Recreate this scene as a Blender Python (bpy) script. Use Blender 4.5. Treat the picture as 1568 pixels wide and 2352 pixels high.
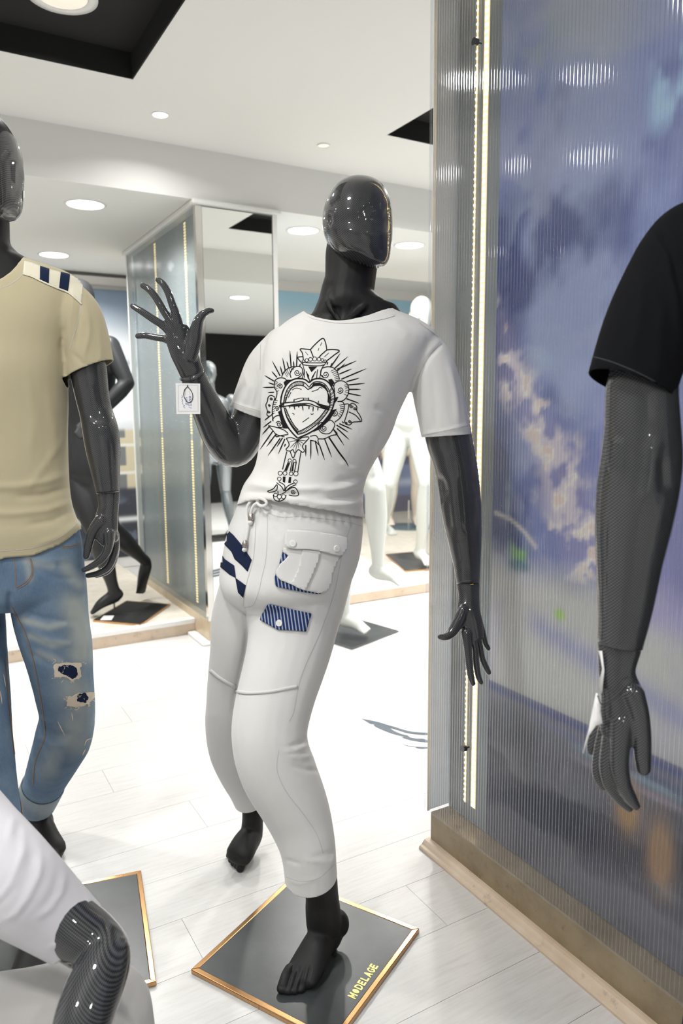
import bpy, bmesh, math, random
import numpy as np
from mathutils import Vector, Matrix
from mathutils.bvhtree import BVHTree
from mathutils.geometry import tessellate_polygon

random.seed(7); rng = np.random.default_rng(7)
SC = bpy.context.scene
for o in list(bpy.data.objects): bpy.data.objects.remove(o)
COL = SC.collection

# ------------------------------------------------------------------ camera
FPX = 1690.0; PITCH = math.radians(7.78); ROLL = math.radians(-0.415); YAW = math.radians(30.0); EYE = 1.33
CAM = np.array([0, 0, EYE])
_cy, _sy = math.cos(YAW), math.sin(YAW)
FWD = np.array([_sy*math.cos(PITCH), _cy*math.cos(PITCH), -math.sin(PITCH)])
_r0 = np.array([_cy, -_sy, 0.0]); _u0 = np.cross(_r0, FWD)
RGT = math.cos(ROLL)*_r0 + math.sin(ROLL)*_u0
UPV = -math.sin(ROLL)*_r0 + math.cos(ROLL)*_u0
HF = np.array([_sy, _cy, 0.0])                       # horizontal viewing direction
cd = bpy.data.cameras.new('camera'); cam = bpy.data.objects.new('camera', cd); COL.objects.link(cam)
cd.sensor_fit = 'VERTICAL'; cd.sensor_height = 36.0; cd.sensor_width = 24.0
cd.lens = 36.0*FPX/2352.0
cd.clip_start = 0.05
m = Matrix(((RGT[0], UPV[0], -FWD[0], 0), (RGT[1], UPV[1], -FWD[1], 0), (RGT[2], UPV[2], -FWD[2], EYE), (0, 0, 0, 1)))
cam.matrix_world = m
cd.dof.use_dof = True; cd.dof.focus_distance = 1.74; cd.dof.aperture_fstop = 4.0
SC.camera = cam

# ------------------------------------------------------------------ world, exposure
W = bpy.data.worlds.new('world'); SC.world = W; W.use_nodes = True
W.node_tree.nodes['Background'].inputs[0].default_value = (1, .99, .97, 1)
W.node_tree.nodes['Background'].inputs[1].default_value = 0.35
SC.view_settings.view_transform = 'Standard'; SC.view_settings.look = 'None'
SC.view_settings.exposure = -1.08; SC.view_settings.gamma = 1.0
SC.view_settings.use_curve_mapping = False
SC.cycles.use_denoising = True
SC.cycles.max_bounces = 5; SC.cycles.diffuse_bounces = 3; SC.cycles.glossy_bounces = 3; SC.cycles.transmission_bounces = 2; SC.cycles.transparent_max_bounces = 10
SC.cycles.use_adaptive_sampling = True; SC.cycles.adaptive_threshold = .08
SC.cycles.sample_clamp_indirect = 6.0
SC.cycles.caustics_reflective = False; SC.cycles.caustics_refractive = False

ZL, ZH = 2.46, 2.718          # low and high ceiling

# ------------------------------------------------------------------ geometry helpers
def ray(x, y): return FWD + RGT*((x-784)/FPX) - UPV*((y-1176)/FPX)
DEEP = [None]                                         # optional extra distance, as a function of the picture row
def P(x, y, d):                                       # point at horizontal distance d
    if DEEP[0] is not None: d = d+DEEP[0](y)
    r = ray(x, y); return CAM + r*(d/(r@HF))
def PZ(x, y, z=0.0):                                  # point on a horizontal plane
    r = ray(x, y); return CAM + r*((z-EYE)/r[2])
def PU(x, y, u):
    r = ray(x, y); return CAM + r*(u/r[0])
def PV(x, y, v):
    r = ray(x, y); return CAM + r*(v/r[1])
def proj(v):                                          # (n,3) -> pixel coords and optical depth
    d = np.asarray(v) - CAM; z = d@FWD
    return 784+FPX*(d@RGT)/z, 1176-FPX*(d@UPV)/z, z

class MB:
    def __init__(s): s.v = []; s.f = []
    def add(s, v, f):
        o = len(s.v); s.v.extend([tuple(map(float, p)) for p in v]); s.f.extend([tuple(i+o for i in q) for q in f]); return s
    def box(s, lo, hi):
        x0, y0, z0 = lo; x1, y1, z1 = hi
        return s.add([(x0,y0,z0),(x1,y0,z0),(x1,y1,z0),(x0,y1,z0),(x0,y0,z1),(x1,y0,z1),(x1,y1,z1),(x0,y1,z1)],
              [(0,3,2,1),(4,5,6,7),(0,1,5,4),(1,2,6,5),(2,3,7,6),(3,0,4,7)])
    def prism(s, poly, z0, z1):                       # polygon in xy, counter-clockwise
        n = len(poly)
        return s.add([(p[0],p[1],z0) for p in poly]+[(p[0],p[1],z1) for p in poly],
              [tuple(range(n-1,-1,-1)), tuple(range(n,2*n))]+[(i,(i+1)%n,n+(i+1)%n,n+i) for i in range(n)])
    def cyl(s, a, b, r0, r1=None, n=16, caps=True):
        a = np.array(a, float); b = np.array(b, float); r1 = r0 if r1 is None else r1
        t = b-a; t /= np.linalg.norm(t); h = np.array([0,0,1.0]) if abs(t[2]) < .9 else np.array([1.0,0,0])
        l = np.cross(t, h); l /= np.linalg.norm(l); k = np.cross(t, l)
        th = np.arange(n)*2*math.pi/n
        c = np.cos(th)[:,None]*l + np.sin(th)[:,None]*k
        f = [(i,(i+1)%n,n+(i+1)%n,n+i) for i in range(n)]
        if caps: f += [tuple(range(n-1,-1,-1)), tuple(range(n,2*n))]
        return s.add(np.vstack([a+c*r0, b+c*r1]), f)
    def mesh(s, name):
        me = bpy.data.meshes.new(name); me.from_pydata(s.v, [], s.f); me.update(); return me

def link(name, me, mat=None, parent=None, smooth=False):
    o = bpy.data.objects.new(name, me); COL.objects.link(o)
    if mat is not None:
        if not me.materials: me.materials.append(mat)
    if parent is not None: o.parent = parent
    if smooth and len(me.polygons):
        me.polygons.foreach_set('use_smooth', [True]*len(me.polygons)); me.update()
    return o
def tag(o, label=None, cat=None, group=None, kind=None):
    if label: o['label'] = label
    if cat: o['category'] = cat
    if group: o['group'] = group
    if kind: o['kind'] = kind
    return o
def root(name, loc, label, cat, group=None):
    o = bpy.data.objects.new(name, None); COL.objects.link(o); o.location = tuple(map(float, loc)); o.empty_display_size = .05
    return tag(o, label, cat, group)
def part(name, me, mat, rt, parent=None, smooth=False):
    """mesh given in world coordinates; becomes a child of rt (or of a part of rt)"""
    off = np.array(rt.location); n = len(me.vertices); a = np.empty(n*3); me.vertices.foreach_get('co', a)
    a = (a.reshape(-1,3)-off).ravel(); me.vertices.foreach_set('co', a); me.update()
    return link(name, me, mat, parent or rt, smooth)
def bevel(o, w=.003, seg=2, ang=.6):
    b = o.modifiers.new('bevel', 'BEVEL'); b.width = w; b.segments = seg; b.limit_method = 'ANGLE'; b.angle_limit = ang
    return o

# ------------------------------------------------------------------ material helpers
class NT:
    def __init__(s, name):
        s.m = bpy.data.materials.new(name); s.m.use_nodes = True; s.t = s.m.node_tree; s.n = s.t.nodes
        s.b = s.n['Principled BSDF']; s.out = s.n['Material Output']
    def new(s, t, **kw):
        n = s.n.new(t)
        for k, v in kw.items():
            if k.startswith('i_'):
                key = k[2:]; key = int(key) if key.isdigit() else key.replace('_', ' ')
                n.inputs[key].default_value = v
            else: setattr(n, k, v)
        return n
    def l(s, a, b): s.t.links.new(a, b)
    def coord(s, out='Object', scale=(1,1,1), rot=(0,0,0)):
        c = s.new('ShaderNodeTexCoord'); mp = s.new('ShaderNodeMapping'); s.l(c.outputs[out], mp.inputs[0])
        mp.inputs['Scale'].default_value = scale; mp.inputs['Rotation'].default_value = rot
        return mp.outputs[0]
    def noise(s, vec, scale, detail=3, rough=.55):
        n = s.new('ShaderNodeTexNoise', i_Scale=scale, i_Detail=detail, i_Roughness=rough); s.l(vec, n.inputs['Vector']); return n.outputs['Fac']
    def ramp(s, fac, stops, interp='LINEAR'):
        r = s.new('ShaderNodeValToRGB'); s.l(fac, r.inputs[0]); e = r.color_ramp.elements; r.color_ramp.interpolation = interp
        while len(e) < len(stops): e.new(.5)
        for q, (p, c) in zip(e, stops): q.position = p; q.color = (*c, 1) if len(c) == 3 else c
        return r.outputs[0]
    def mix(s, fac, a, b, mode='MIX'):
        n = s.new('ShaderNodeMix', data_type='RGBA', blend_type=mode)
        for sock, v in ((0, fac), (6, a), (7, b)):
            if hasattr(v, 'is_output'): s.l(v, n.inputs[sock])
            else: n.inputs[sock].default_value = v if sock == 0 else ((*v, 1) if len(v) == 3 else v)
        return n.outputs[2]
    def math(s, op, a, b=None):
        n = s.new('ShaderNodeMath', operation=op)
        for i, v in enumerate((a, b)):
            if v is None: continue
            if hasattr(v, 'is_output'): s.l(v, n.inputs[i])
            else: n.inputs[i].default_value = v
        return n.outputs[0]
    def bump(s, h, strength=.2, dist=.002):
        b = s.new('ShaderNodeBump', i_Strength=strength, i_Distance=dist); s.l(h, b.inputs['Height']); s.l(b.outputs[0], s.b.inputs['Normal'])
    def set(s, col=None, rough=None, metal=None, spec=None, coat=None):
        if col is not None:
            if hasattr(col, 'is_output'): s.l(col, s.b.inputs['Base Color'])
            else: s.b.inputs['Base Color'].default_value = (*col, 1)
        if rough is not None: s.b.inputs['Roughness'].default_value = rough
        if metal is not None: s.b.inputs['Metallic'].default_value = metal
        if spec is not None: s.b.inputs['Specular IOR Level'].default_value = spec
        if coat is not None: s.b.inputs['Coat Weight'].default_value = coat; s.b.inputs['Coat Roughness'].default_value = .04
        return s
M = {}
def plain(name, col, rough=.5, metal=0, spec=.5, coat=None):
    k = NT(name).set(col, rough, metal, spec, coat); M[name] = k.m; return k
def emit(name, col, strength):
    k = NT(name); k.b.inputs['Base Color'].default_value = (*col, 1); k.b.inputs['Emission Color'].default_value = (*col, 1); k.b.inputs['Emission Strength'].default_value = strength
    k.m.cycles.emission_sampling = 'NONE'; M[name] = k.m

plain('white_paint', (.80,.80,.78), .7, spec=.2)
plain('panel_grey', (.25,.285,.30), .6)
plain('trim_white', (.82,.82,.80), .35)
plain('black_paint', (.022,.022,.022), .8, spec=.15)
plain('matte_black', (.011,.011,.012), .55, spec=.3)
plain('dark_matte', (.016,.017,.019), .45, spec=.35)
plain('white_gloss', (.55,.565,.535), .25)
plain('silver_gloss', (.30,.32,.34), .22, metal=.85)
plain('chrome', (.75,.73,.70), .12, metal=1)
plain('mirror', (.93,.95,.93), .0, metal=1)
plain('brass', (.62,.36,.17), .18, metal=1)
plain('gold_leaf', (.80,.62,.16), .35, metal=.7)
plain('steel_dark', (.16,.16,.17), .3, metal=1)
plain('tin', (.40,.36,.33), .28, metal=1)
plain('paper', (.84,.84,.84), .6)
plain('paper_line', (.25,.27,.3), .6)
plain('pen_ink', (.08,.10,.45), .5)
plain('print_black', (.012,.012,.014), .75, spec=.1)
plain('navy', (.012,.020,.052), .85, spec=.1)
plain('button_white', (.80,.80,.78), .3)
plain('seam_grey', (.56,.56,.55), .9, spec=.1)
plain('thread_tan', (.30,.17,.08), .8, spec=.1)
plain('fray', (.70,.61,.50), .95, spec=.05)
plain('cord_dark', (.02,.02,.02), .7)
plain('groove_black', (.004,.004,.004), .8)
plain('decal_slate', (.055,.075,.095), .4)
plain('glass_green', (.45,.62,.58), .05)
emit('lamp', (1.0,.985,.95), 30.0)
emit('lamp_dim', (1.0,.94,.82), .6)
emit('led_warm', (1.0,.76,.40), 34.0)
emit('led_far', (1.0,.74,.34), 3.4)
emit('led_board_glow', (1.0,.78,.46), 1.5)  # light of the leds on their board, put in as the board's own glow

def carbon():
    k = NT('carbon_fibre'); c = k.new('ShaderNodeTexCoord')
    waves = []
    per = .0042
    for d in ((RGT[0], RGT[1], .12), (-.12*RGT[0], -.12*RGT[1], 1.0)):
        dn = k.new('ShaderNodeVectorMath', operation='DOT_PRODUCT'); k.l(c.outputs['Object'], dn.inputs[0]); dn.inputs[1].default_value = tuple(v*2*math.pi/per for v in d)
        waves.append(k.math('SINE', dn.outputs['Value']))
    pr = k.math('MULTIPLY', waves[0], waves[1])
    col = k.ramp(k.math('ADD', k.math('MULTIPLY', pr, .9), .5), [(.30, (.005,.005,.006)), (.66, (.072,.075,.082))])
    k.set(col, .40, spec=.15); k.b.inputs['Coat Weight'].default_value = 1.0; k.b.inputs['Coat Roughness'].default_value = .035
    M['carbon'] = k.m
carbon()
def fabric(name, col, var=.06, weave=900, rough=.9, bump=.25, fuzz=.25, big=None):
    k = NT(name); v = k.coord('Object'); n = k.noise(v, weave, 2, .6); n2 = k.noise(v, 9, 3)
    c = k.mix(k.math('MULTIPLY', n, var*2), col, tuple(x*.72 for x in col))
    if big: c = k.mix(k.ramp(n2, [(.42,(0,0,0)),(.62,(1,1,1))]), c, big)
    k.set(c, rough, spec=.12); k.b.inputs['Sheen Weight'].default_value = fuzz
    k.bump(n, bump, .0006); M[name] = k.m; return k
fabric('cotton_white', (.76,.755,.74), .05)
fabric('fleece_white', (.72,.72,.71), .05, 700)
fabric('cotton_khaki', (.48,.425,.285), .08)
fabric('cotton_cream', (.72,.68,.55), .05)
fabric('cotton_black', (.0055,.006,.0075), .1, fuzz=.0)
fabric('cotton_lilac', (.60,.59,.63), .05)
fabric('twill_stone', (.56,.55,.54), .05)
fabric('denim_navy', (.008,.014,.034), .2, fuzz=0)
def stripes():
    k = NT('ticking_stripe'); c = k.new('ShaderNodeTexCoord'); dn = k.new('ShaderNodeVectorMath', operation='DOT_PRODUCT')
    k.l(c.outputs['Object'], dn.inputs[0]); dn.inputs[1].default_value = tuple((RGT*2*math.pi/.0078 + np.array([0,0,1])*120).tolist())
    s = k.math('SINE', dn.outputs['Value'])
    col = k.ramp(k.math('ADD', k.math('MULTIPLY', s, .5), .5), [(.0,(.016,.035,.13)), (.62,(.016,.035,.13)), (.76,(.48,.52,.60)), (.86,(.05,.09,.2)), (.97,(.48,.52,.60))])
    k.set(col, .9, spec=.1); M['ticking'] = k.m
stripes()
def denim():
    k = NT('denim_faded'); v = k.coord('Object', (1,1,1)); vs = k.coord('Object', (1, 1, .16)); at = k.new('ShaderNodeVertexColor', layer_name='wear')
    n = k.noise(v, 8.0, 5, .65); streak = k.noise(vs, 420, 3, .7)
    a = k.ramp(n, [(.30,(.050,.095,.175)), (.50,(.095,.155,.245)), (.70,(.16,.225,.30))])
    a = k.mix(at.outputs[0], a, (.40,.42,.38))
    a = k.mix(k.math('MULTIPLY', streak, .42), a, (.27,.35,.43))
    k.set(a, .92, spec=.1); k.bump(streak, .35, .0006); M['denim'] = k.m
denim()
def floorwood():
    k = NT('white_laminate'); o = k.new('ShaderNodeObjectInfo'); v = k.coord('Object', (1.6, 22, 1))
    av = k.new('ShaderNodeVectorMath', operation='ADD'); k.l(v, av.inputs[0]); mv = k.new('ShaderNodeMath', operation='MULTIPLY'); k.l(o.outputs['Random'], mv.inputs[0]); mv.inputs[1].default_value = 37.0
    k.l(mv.outputs[0], av.inputs[1])
    g = k.noise(av.outputs[0], 5.0, 6, .68); f = k.noise(av.outputs[0], 26.0, 4, .7)
    c = k.ramp(g, [(.30,(.55,.54,.525)), (.50,(.61,.605,.595)), (.72,(.645,.64,.63))])
    c = k.mix(k.ramp(f, [(.58,(0,0,0)),(.74,(.45,.45,.45))]), c, (.42,.395,.365))
    k.set(c, .30, spec=.4); k.bump(f, .15, .001); M['floor'] = k.m
floorwood()
def stone(name, c0, c1, c2, scale=7, rough=.3):
    k = NT(name); v = k.coord('Object'); n = k.noise(v, scale, 7, .65); w = k.noise(v, scale*3.4, 5, .7)
    c = k.ramp(n, [(.30, c0), (.52, c1), (.72, c2)]); c = k.mix(k.ramp(w, [(.60,(0,0,0)),(.70,(.5,.5,.5))]), c, tuple(x*.45 for x in c0))
    k.set(c, rough); M[name] = k.m
stone('marble_brown', (.19,.145,.085), (.29,.225,.14), (.33,.27,.18))
stone('marble_beige', (.42,.33,.22), (.52,.42,.29), (.56,.47,.34))
stone('platform_beige', (.56,.52,.44), (.64,.60,.52), (.68,.64,.56), 14, .5)
stone('timber_beige', (.52,.40,.29), (.60,.49,.38), (.64,.54,.43), 5, .5)
def slab():
    k = NT('black_slab'); v = k.coord('Object'); n = k.noise(v, 60, 5, .6); w = k.noise(v, 6, 3)
    k.set(k.ramp(w, [(.3,(.030,.034,.036)),(.7,(.055,.062,.064))]), .30, spec=.4); k.bump(n, .10, .002); M['slab'] = k.m
slab()
def polycarb(name, tint, haze, rough, gloss=1.0, web=None):
    k = NT(name); tr = k.new('ShaderNodeBsdfTransparent'); tr.inputs[0].default_value = (*tint, 1)
    df = k.new('ShaderNodeBsdfDiffuse'); df.inputs[0].default_value = (.62,.64,.68,1)
    tl = k.new('ShaderNodeBsdfTranslucent'); tl.inputs[0].default_value = (.7,.72,.75,1)
    m0 = k.new('ShaderNodeMixShader'); m0.inputs[0].default_value = .5; k.l(df.outputs[0], m0.inputs[1]); k.l(tl.outputs[0], m0.inputs[2])
    m1 = k.new('ShaderNodeMixShader'); m1.inputs[0].default_value = haze; k.l(tr.outputs[0], m1.inputs[1]); k.l(m0.outputs[0], m1.inputs[2])
    if web:                                            # the sheet's inner webs read as paler lines
        c = k.new('ShaderNodeTexCoord'); sp = k.new('ShaderNodeSeparateXYZ'); k.l(c.outputs['Object'], sp.inputs[0])
        f_ = k.math('LESS_THAN', k.math('FRACT', k.math('MULTIPLY', sp.outputs[1], 1/web)), .16); k.l(k.math('ADD', k.math('MULTIPLY', f_, .17), haze), m1.inputs[0])
    if gloss:
        gl = k.new('ShaderNodeBsdfGlossy'); gl.inputs['Color'].default_value = (.95,.96,1,1); gl.inputs['Roughness'].default_value = rough
        lw = k.new('ShaderNodeLayerWeight'); m2 = k.new('ShaderNodeMixShader')
        k.l(k.math('ADD', k.math('MULTIPLY', k.math('POWER', lw.outputs['Facing'], 4.0), gloss*.85), gloss*.045), m2.inputs[0]); k.l(m1.outputs[0], m2.inputs[1]); k.l(gl.outputs[0], m2.inputs[2]); m1 = m2
    k.l(m1.outputs[0], k.out.inputs[0]); M[name] = k.m
polycarb('polycarbonate', (.95,.96,.98), .07, .07, 1.25, .0105)
polycarb('polycarbonate_return', (.60,.64,.66), .72, .15, .8)
polycarb('polycarbonate_back', (.97,.97,.98), .0, .3, 0)
polycarb('polycarbonate_frosted', (.82,.87,.84), .16, .20)
polycarb('clear_glass', (.80,.88,.86), .04, .03)
def attrmat(name, rough=.5):
    k = NT(name); a = k.new('ShaderNodeVertexColor', layer_name='print'); k.set(a.outputs[0], rough, spec=.25); M[name] = k.m
attrmat('printed_poster', .45)

# ------------------------------------------------------------------ lights of the place
def spot_disc(x, y, z, size, watt):
    L = bpy.data.lights.new('lamp_light', 'AREA'); L.shape = 'DISK'; L.size = size; L.energy = watt; L.color = (1,.985,.955); L.spread = math.radians(150)
    o = bpy.data.objects.new('lamp_light', L); COL.objects.link(o); o.location = (x, y, z); return o
# ================================================================== STRUCTURE
def sbox(name, lo, hi, mat, kind='structure', bev=None):
    me = MB().box(lo, hi).mesh(name); o = link(name, me, M[mat]); tag(o, kind=kind)
    if bev: bevel(o, bev)
    return o
floor = sbox('floor', (-2.6,-2.4,-.10), (6.2,8.2,-.004), 'floor')
_pm = MB().box((-.6,-.095,-.003), (.6,.095,0)).mesh('plank'); _pm.materials.append(M['floor'])
row = 0; v = .15
while v < 4.25:
    off = (0, .43, .81, .22, .64)[row % 5]; u = -1.5+off
    while u < 4.4:
        if not (u+.6 < -.7):
            o = bpy.data.objects.new('plank', _pm); COL.objects.link(o); o.parent = floor; o.location = (u, v, 0); o.scale = (.9992, .9945, 1)
        u += 1.2
    v += .19; row += 1

# ceiling: high ceiling with two black coffers, low ceilings around it
C1 = (-.25, .908, 2.05, 3.298); C2 = (2.19, 3.25, 2.42, 3.306)
ceil = MB(); us = sorted([-2.6, C1[0], C1[1], 1.29, C2[0], C2[1], 6.2]); vs = sorted([-2.4, 1.70, C1[2], C1[3], C2[2], C2[3], 3.957])
for a, b in zip(us, us[1:]):
    for c, d in zip(vs, vs[1:]):
        cu, cv = (a+b)/2, (c+d)/2
        if any(k[0] < cu < k[1] and k[2] < cv < k[3] for k in (C1, C2)) or (cu > 1.29 and cv < 1.70): continue
        ceil.box((a, c, ZH), (b, d, ZH+.14))
tag(link('ceiling', ceil.mesh('ceiling'), M['white_paint']), kind='structure')
def coffer(k):
    u0, u1, v0, v1 = k; e = .001; t = ZH+.102
    mb = MB(); mb.box((u0,v0,t),(u1,v1,t+.03))
    mb.box((u0-e,v0,ZH+.0005),(u0+.006,v1,t)); mb.box((u1-.006,v0,ZH+.0005),(u1+e,v1,t)); mb.box((u0,v0-e,ZH+.0005),(u1,v0+.006,t)); mb.box((u0,v1-.006,ZH+.0005),(u1,v1+e,t))
    tag(link('ceiling_coffer', mb.mesh('ceiling_coffer'), M['black_paint']), kind='structure')
coffer(C1); coffer(C2)
sbox('ceiling_soffit', (-2.6,3.957,ZL), (6.2,5.45,ZH+.14), 'white_paint')
sbox('ceiling_display_left', (-2.6,5.45,ZL), (1.76,6.5,ZH+.14), 'white_paint')
sbox('ceiling_display_right', (1.76,5.45,2.76), (6.2,8.2,2.86), 'white_paint')
sbox('ceiling_entrance', (1.29,-2.4,ZL), (6.2,1.70,ZH+.14), 'white_paint')
sbox('wall_left', (-2.7,-2.4,0), (-2.6,6.5,ZH+.1), 'white_paint')
sbox('wall_front', (-2.6,-2.5,0), (1.7,-2.4,ZH+.1), 'white_paint')
sbox('wall_entrance', (1.7,-2.5,0), (6.2,-2.4,ZH+.1), 'black_paint')
sbox('wall_right', (6.2,-2.5,0), (6.3,8.2,2.9), 'white_paint')
sbox('wall_back_left', (-2.6,6.4,0), (1.76,6.5,ZH), 'white_paint')
sbox('wall_back_right', (1.76,7.55,0), (6.2,7.65,2.9), 'white_paint')
sbox('wall_partition', (1.76,5.45,0), (1.855,7.6,2.9), 'white_paint')
# display platforms: boxed beige timber edge with a white nosing
for nm, u0, u1, v0, v1 in (('platform_left', -2.6, 1.395, 4.20, 6.4), ('platform_right', 1.87, 6.2, 4.29, 7.55)):
    o = sbox(nm, (u0, v0+.004, 0), (u1, v1, .064), 'timber_beige')
    top = link('platform_top', MB().box((u0, v0+.045, .064), (u1, v1, .088)).mesh('platform_top'), M['platform_beige'], o)
    nos = link('nosing', MB().box((u0, v0, .064), (u1, v0+.045, .094)).mesh('nosing'), M['trim_white'], o); bevel(nos, .004)

# ------------------------------------------------------------------ noise for printed pictures
def vnoise(x, y, seed):
    r = np.random.default_rng(seed); g = r.random((64, 64)); xi = np.floor(x).astype(int); yi = np.floor(y).astype(int); fx = x-xi; fy = y-yi
    fx = fx*fx*(3-2*fx); fy = fy*fy*(3-2*fy); a = lambda i, j: g[(xi+i) % 64, (yi+j) % 64]
    return (a(0,0)*(1-fx)+a(1,0)*fx)*(1-fy)+(a(0,1)*(1-fx)+a(1,1)*fx)*fy
def fbm(x, y, seed, n=4):
    s = 0; w = .5
    for k in range(n): s = s+w*vnoise(x*2**k, y*2**k, seed+k); w *= .5
    return s/.94
def sstep(a, b, x): t = np.clip((x-a)/(b-a), 0, 1); return t*t*(3-2*t)
def blend(c, m, col): return c*(1-m[..., None])+np.array(col)*m[..., None]
def poster(name, o, ax, ay, w, h, nx, ny, fn, thick=.004, mat='printed_poster'):
    """flat printed sheet: origin o, unit axes ax/ay, colours from fn(s,t) on a grid"""
    o = np.array(o, float); ax = np.array(ax, float); ay = np.array(ay, float); nr = np.cross(ax, ay)
    S, T = np.meshgrid(np.linspace(0, 1, nx+1), np.linspace(0, 1, ny+1), indexing='ij')
    vv = (o + S[..., None]*ax*w + T[..., None]*ay*h).reshape(-1, 3); I = np.arange((nx+1)*(ny+1)).reshape(nx+1, ny+1)
    q = np.stack([I[:-1,:-1], I[1:,:-1], I[1:,1:], I[:-1,1:]], -1).reshape(-1, 4)
    n0 = len(vv); b = [o-nr*thick, o+ax*w-nr*thick, o+ax*w+ay*h-nr*thick, o+ay*h-nr*thick]
    me = bpy.data.meshes.new(name); me.from_pydata([tuple(p) for p in vv]+[tuple(p) for p in b], [], [tuple(map(int, f)) for f in q]+[(n0+3,n0+2,n0+1,n0)]); me.update()
    c = np.clip(fn(S*w, T*h), 0, 1).reshape(-1, 3); att = me.color_attributes.new('print', 'FLOAT_COLOR', 'POINT')
    full = np.ones((len(me.vertices), 4)); full[:n0, :3] = c; full[n0:, :3] = .6; att.data.foreach_set('color', full.ravel())
    return link(name, me, M[mat])

# ------------------------------------------------------------------ right wall: column clad in fluted polycarbonate
body = sbox('wall_column_right', (1.3525,-1.3,.115), (1.80,1.69,ZL), 'panel_grey')
base = sbox('baseboard_right', (1.285,-1.3,0), (1.83,1.693,.1135), 'marble_brown', bev=.002)
prof = [(1.2860,0),(1.2470,0),(1.2470,.006),(1.2500,.010),(1.2575,.0125),(1.2625,.019),(1.2680,.0245),(1.2760,.026),(1.2860,.026)]
mo = MB(); n = len(prof); mo.add([(p[0],1.700,p[1]) for p in prof]+[(p[0],-1.3,p[1]) for p in prof], [tuple(range(n)), tuple(range(2*n-1,n-1,-1))]+[(i,n+i,n+(i+1)%n,(i+1)%n) for i in range(n)])
tag(link('trim_1', mo.mesh('trim_1'), M['timber_beige']), kind='structure')
sbox('trim_2', (1.25,-1.3,2.425), (1.84,1.74,2.46), 'trim_white', bev=.006)

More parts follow.
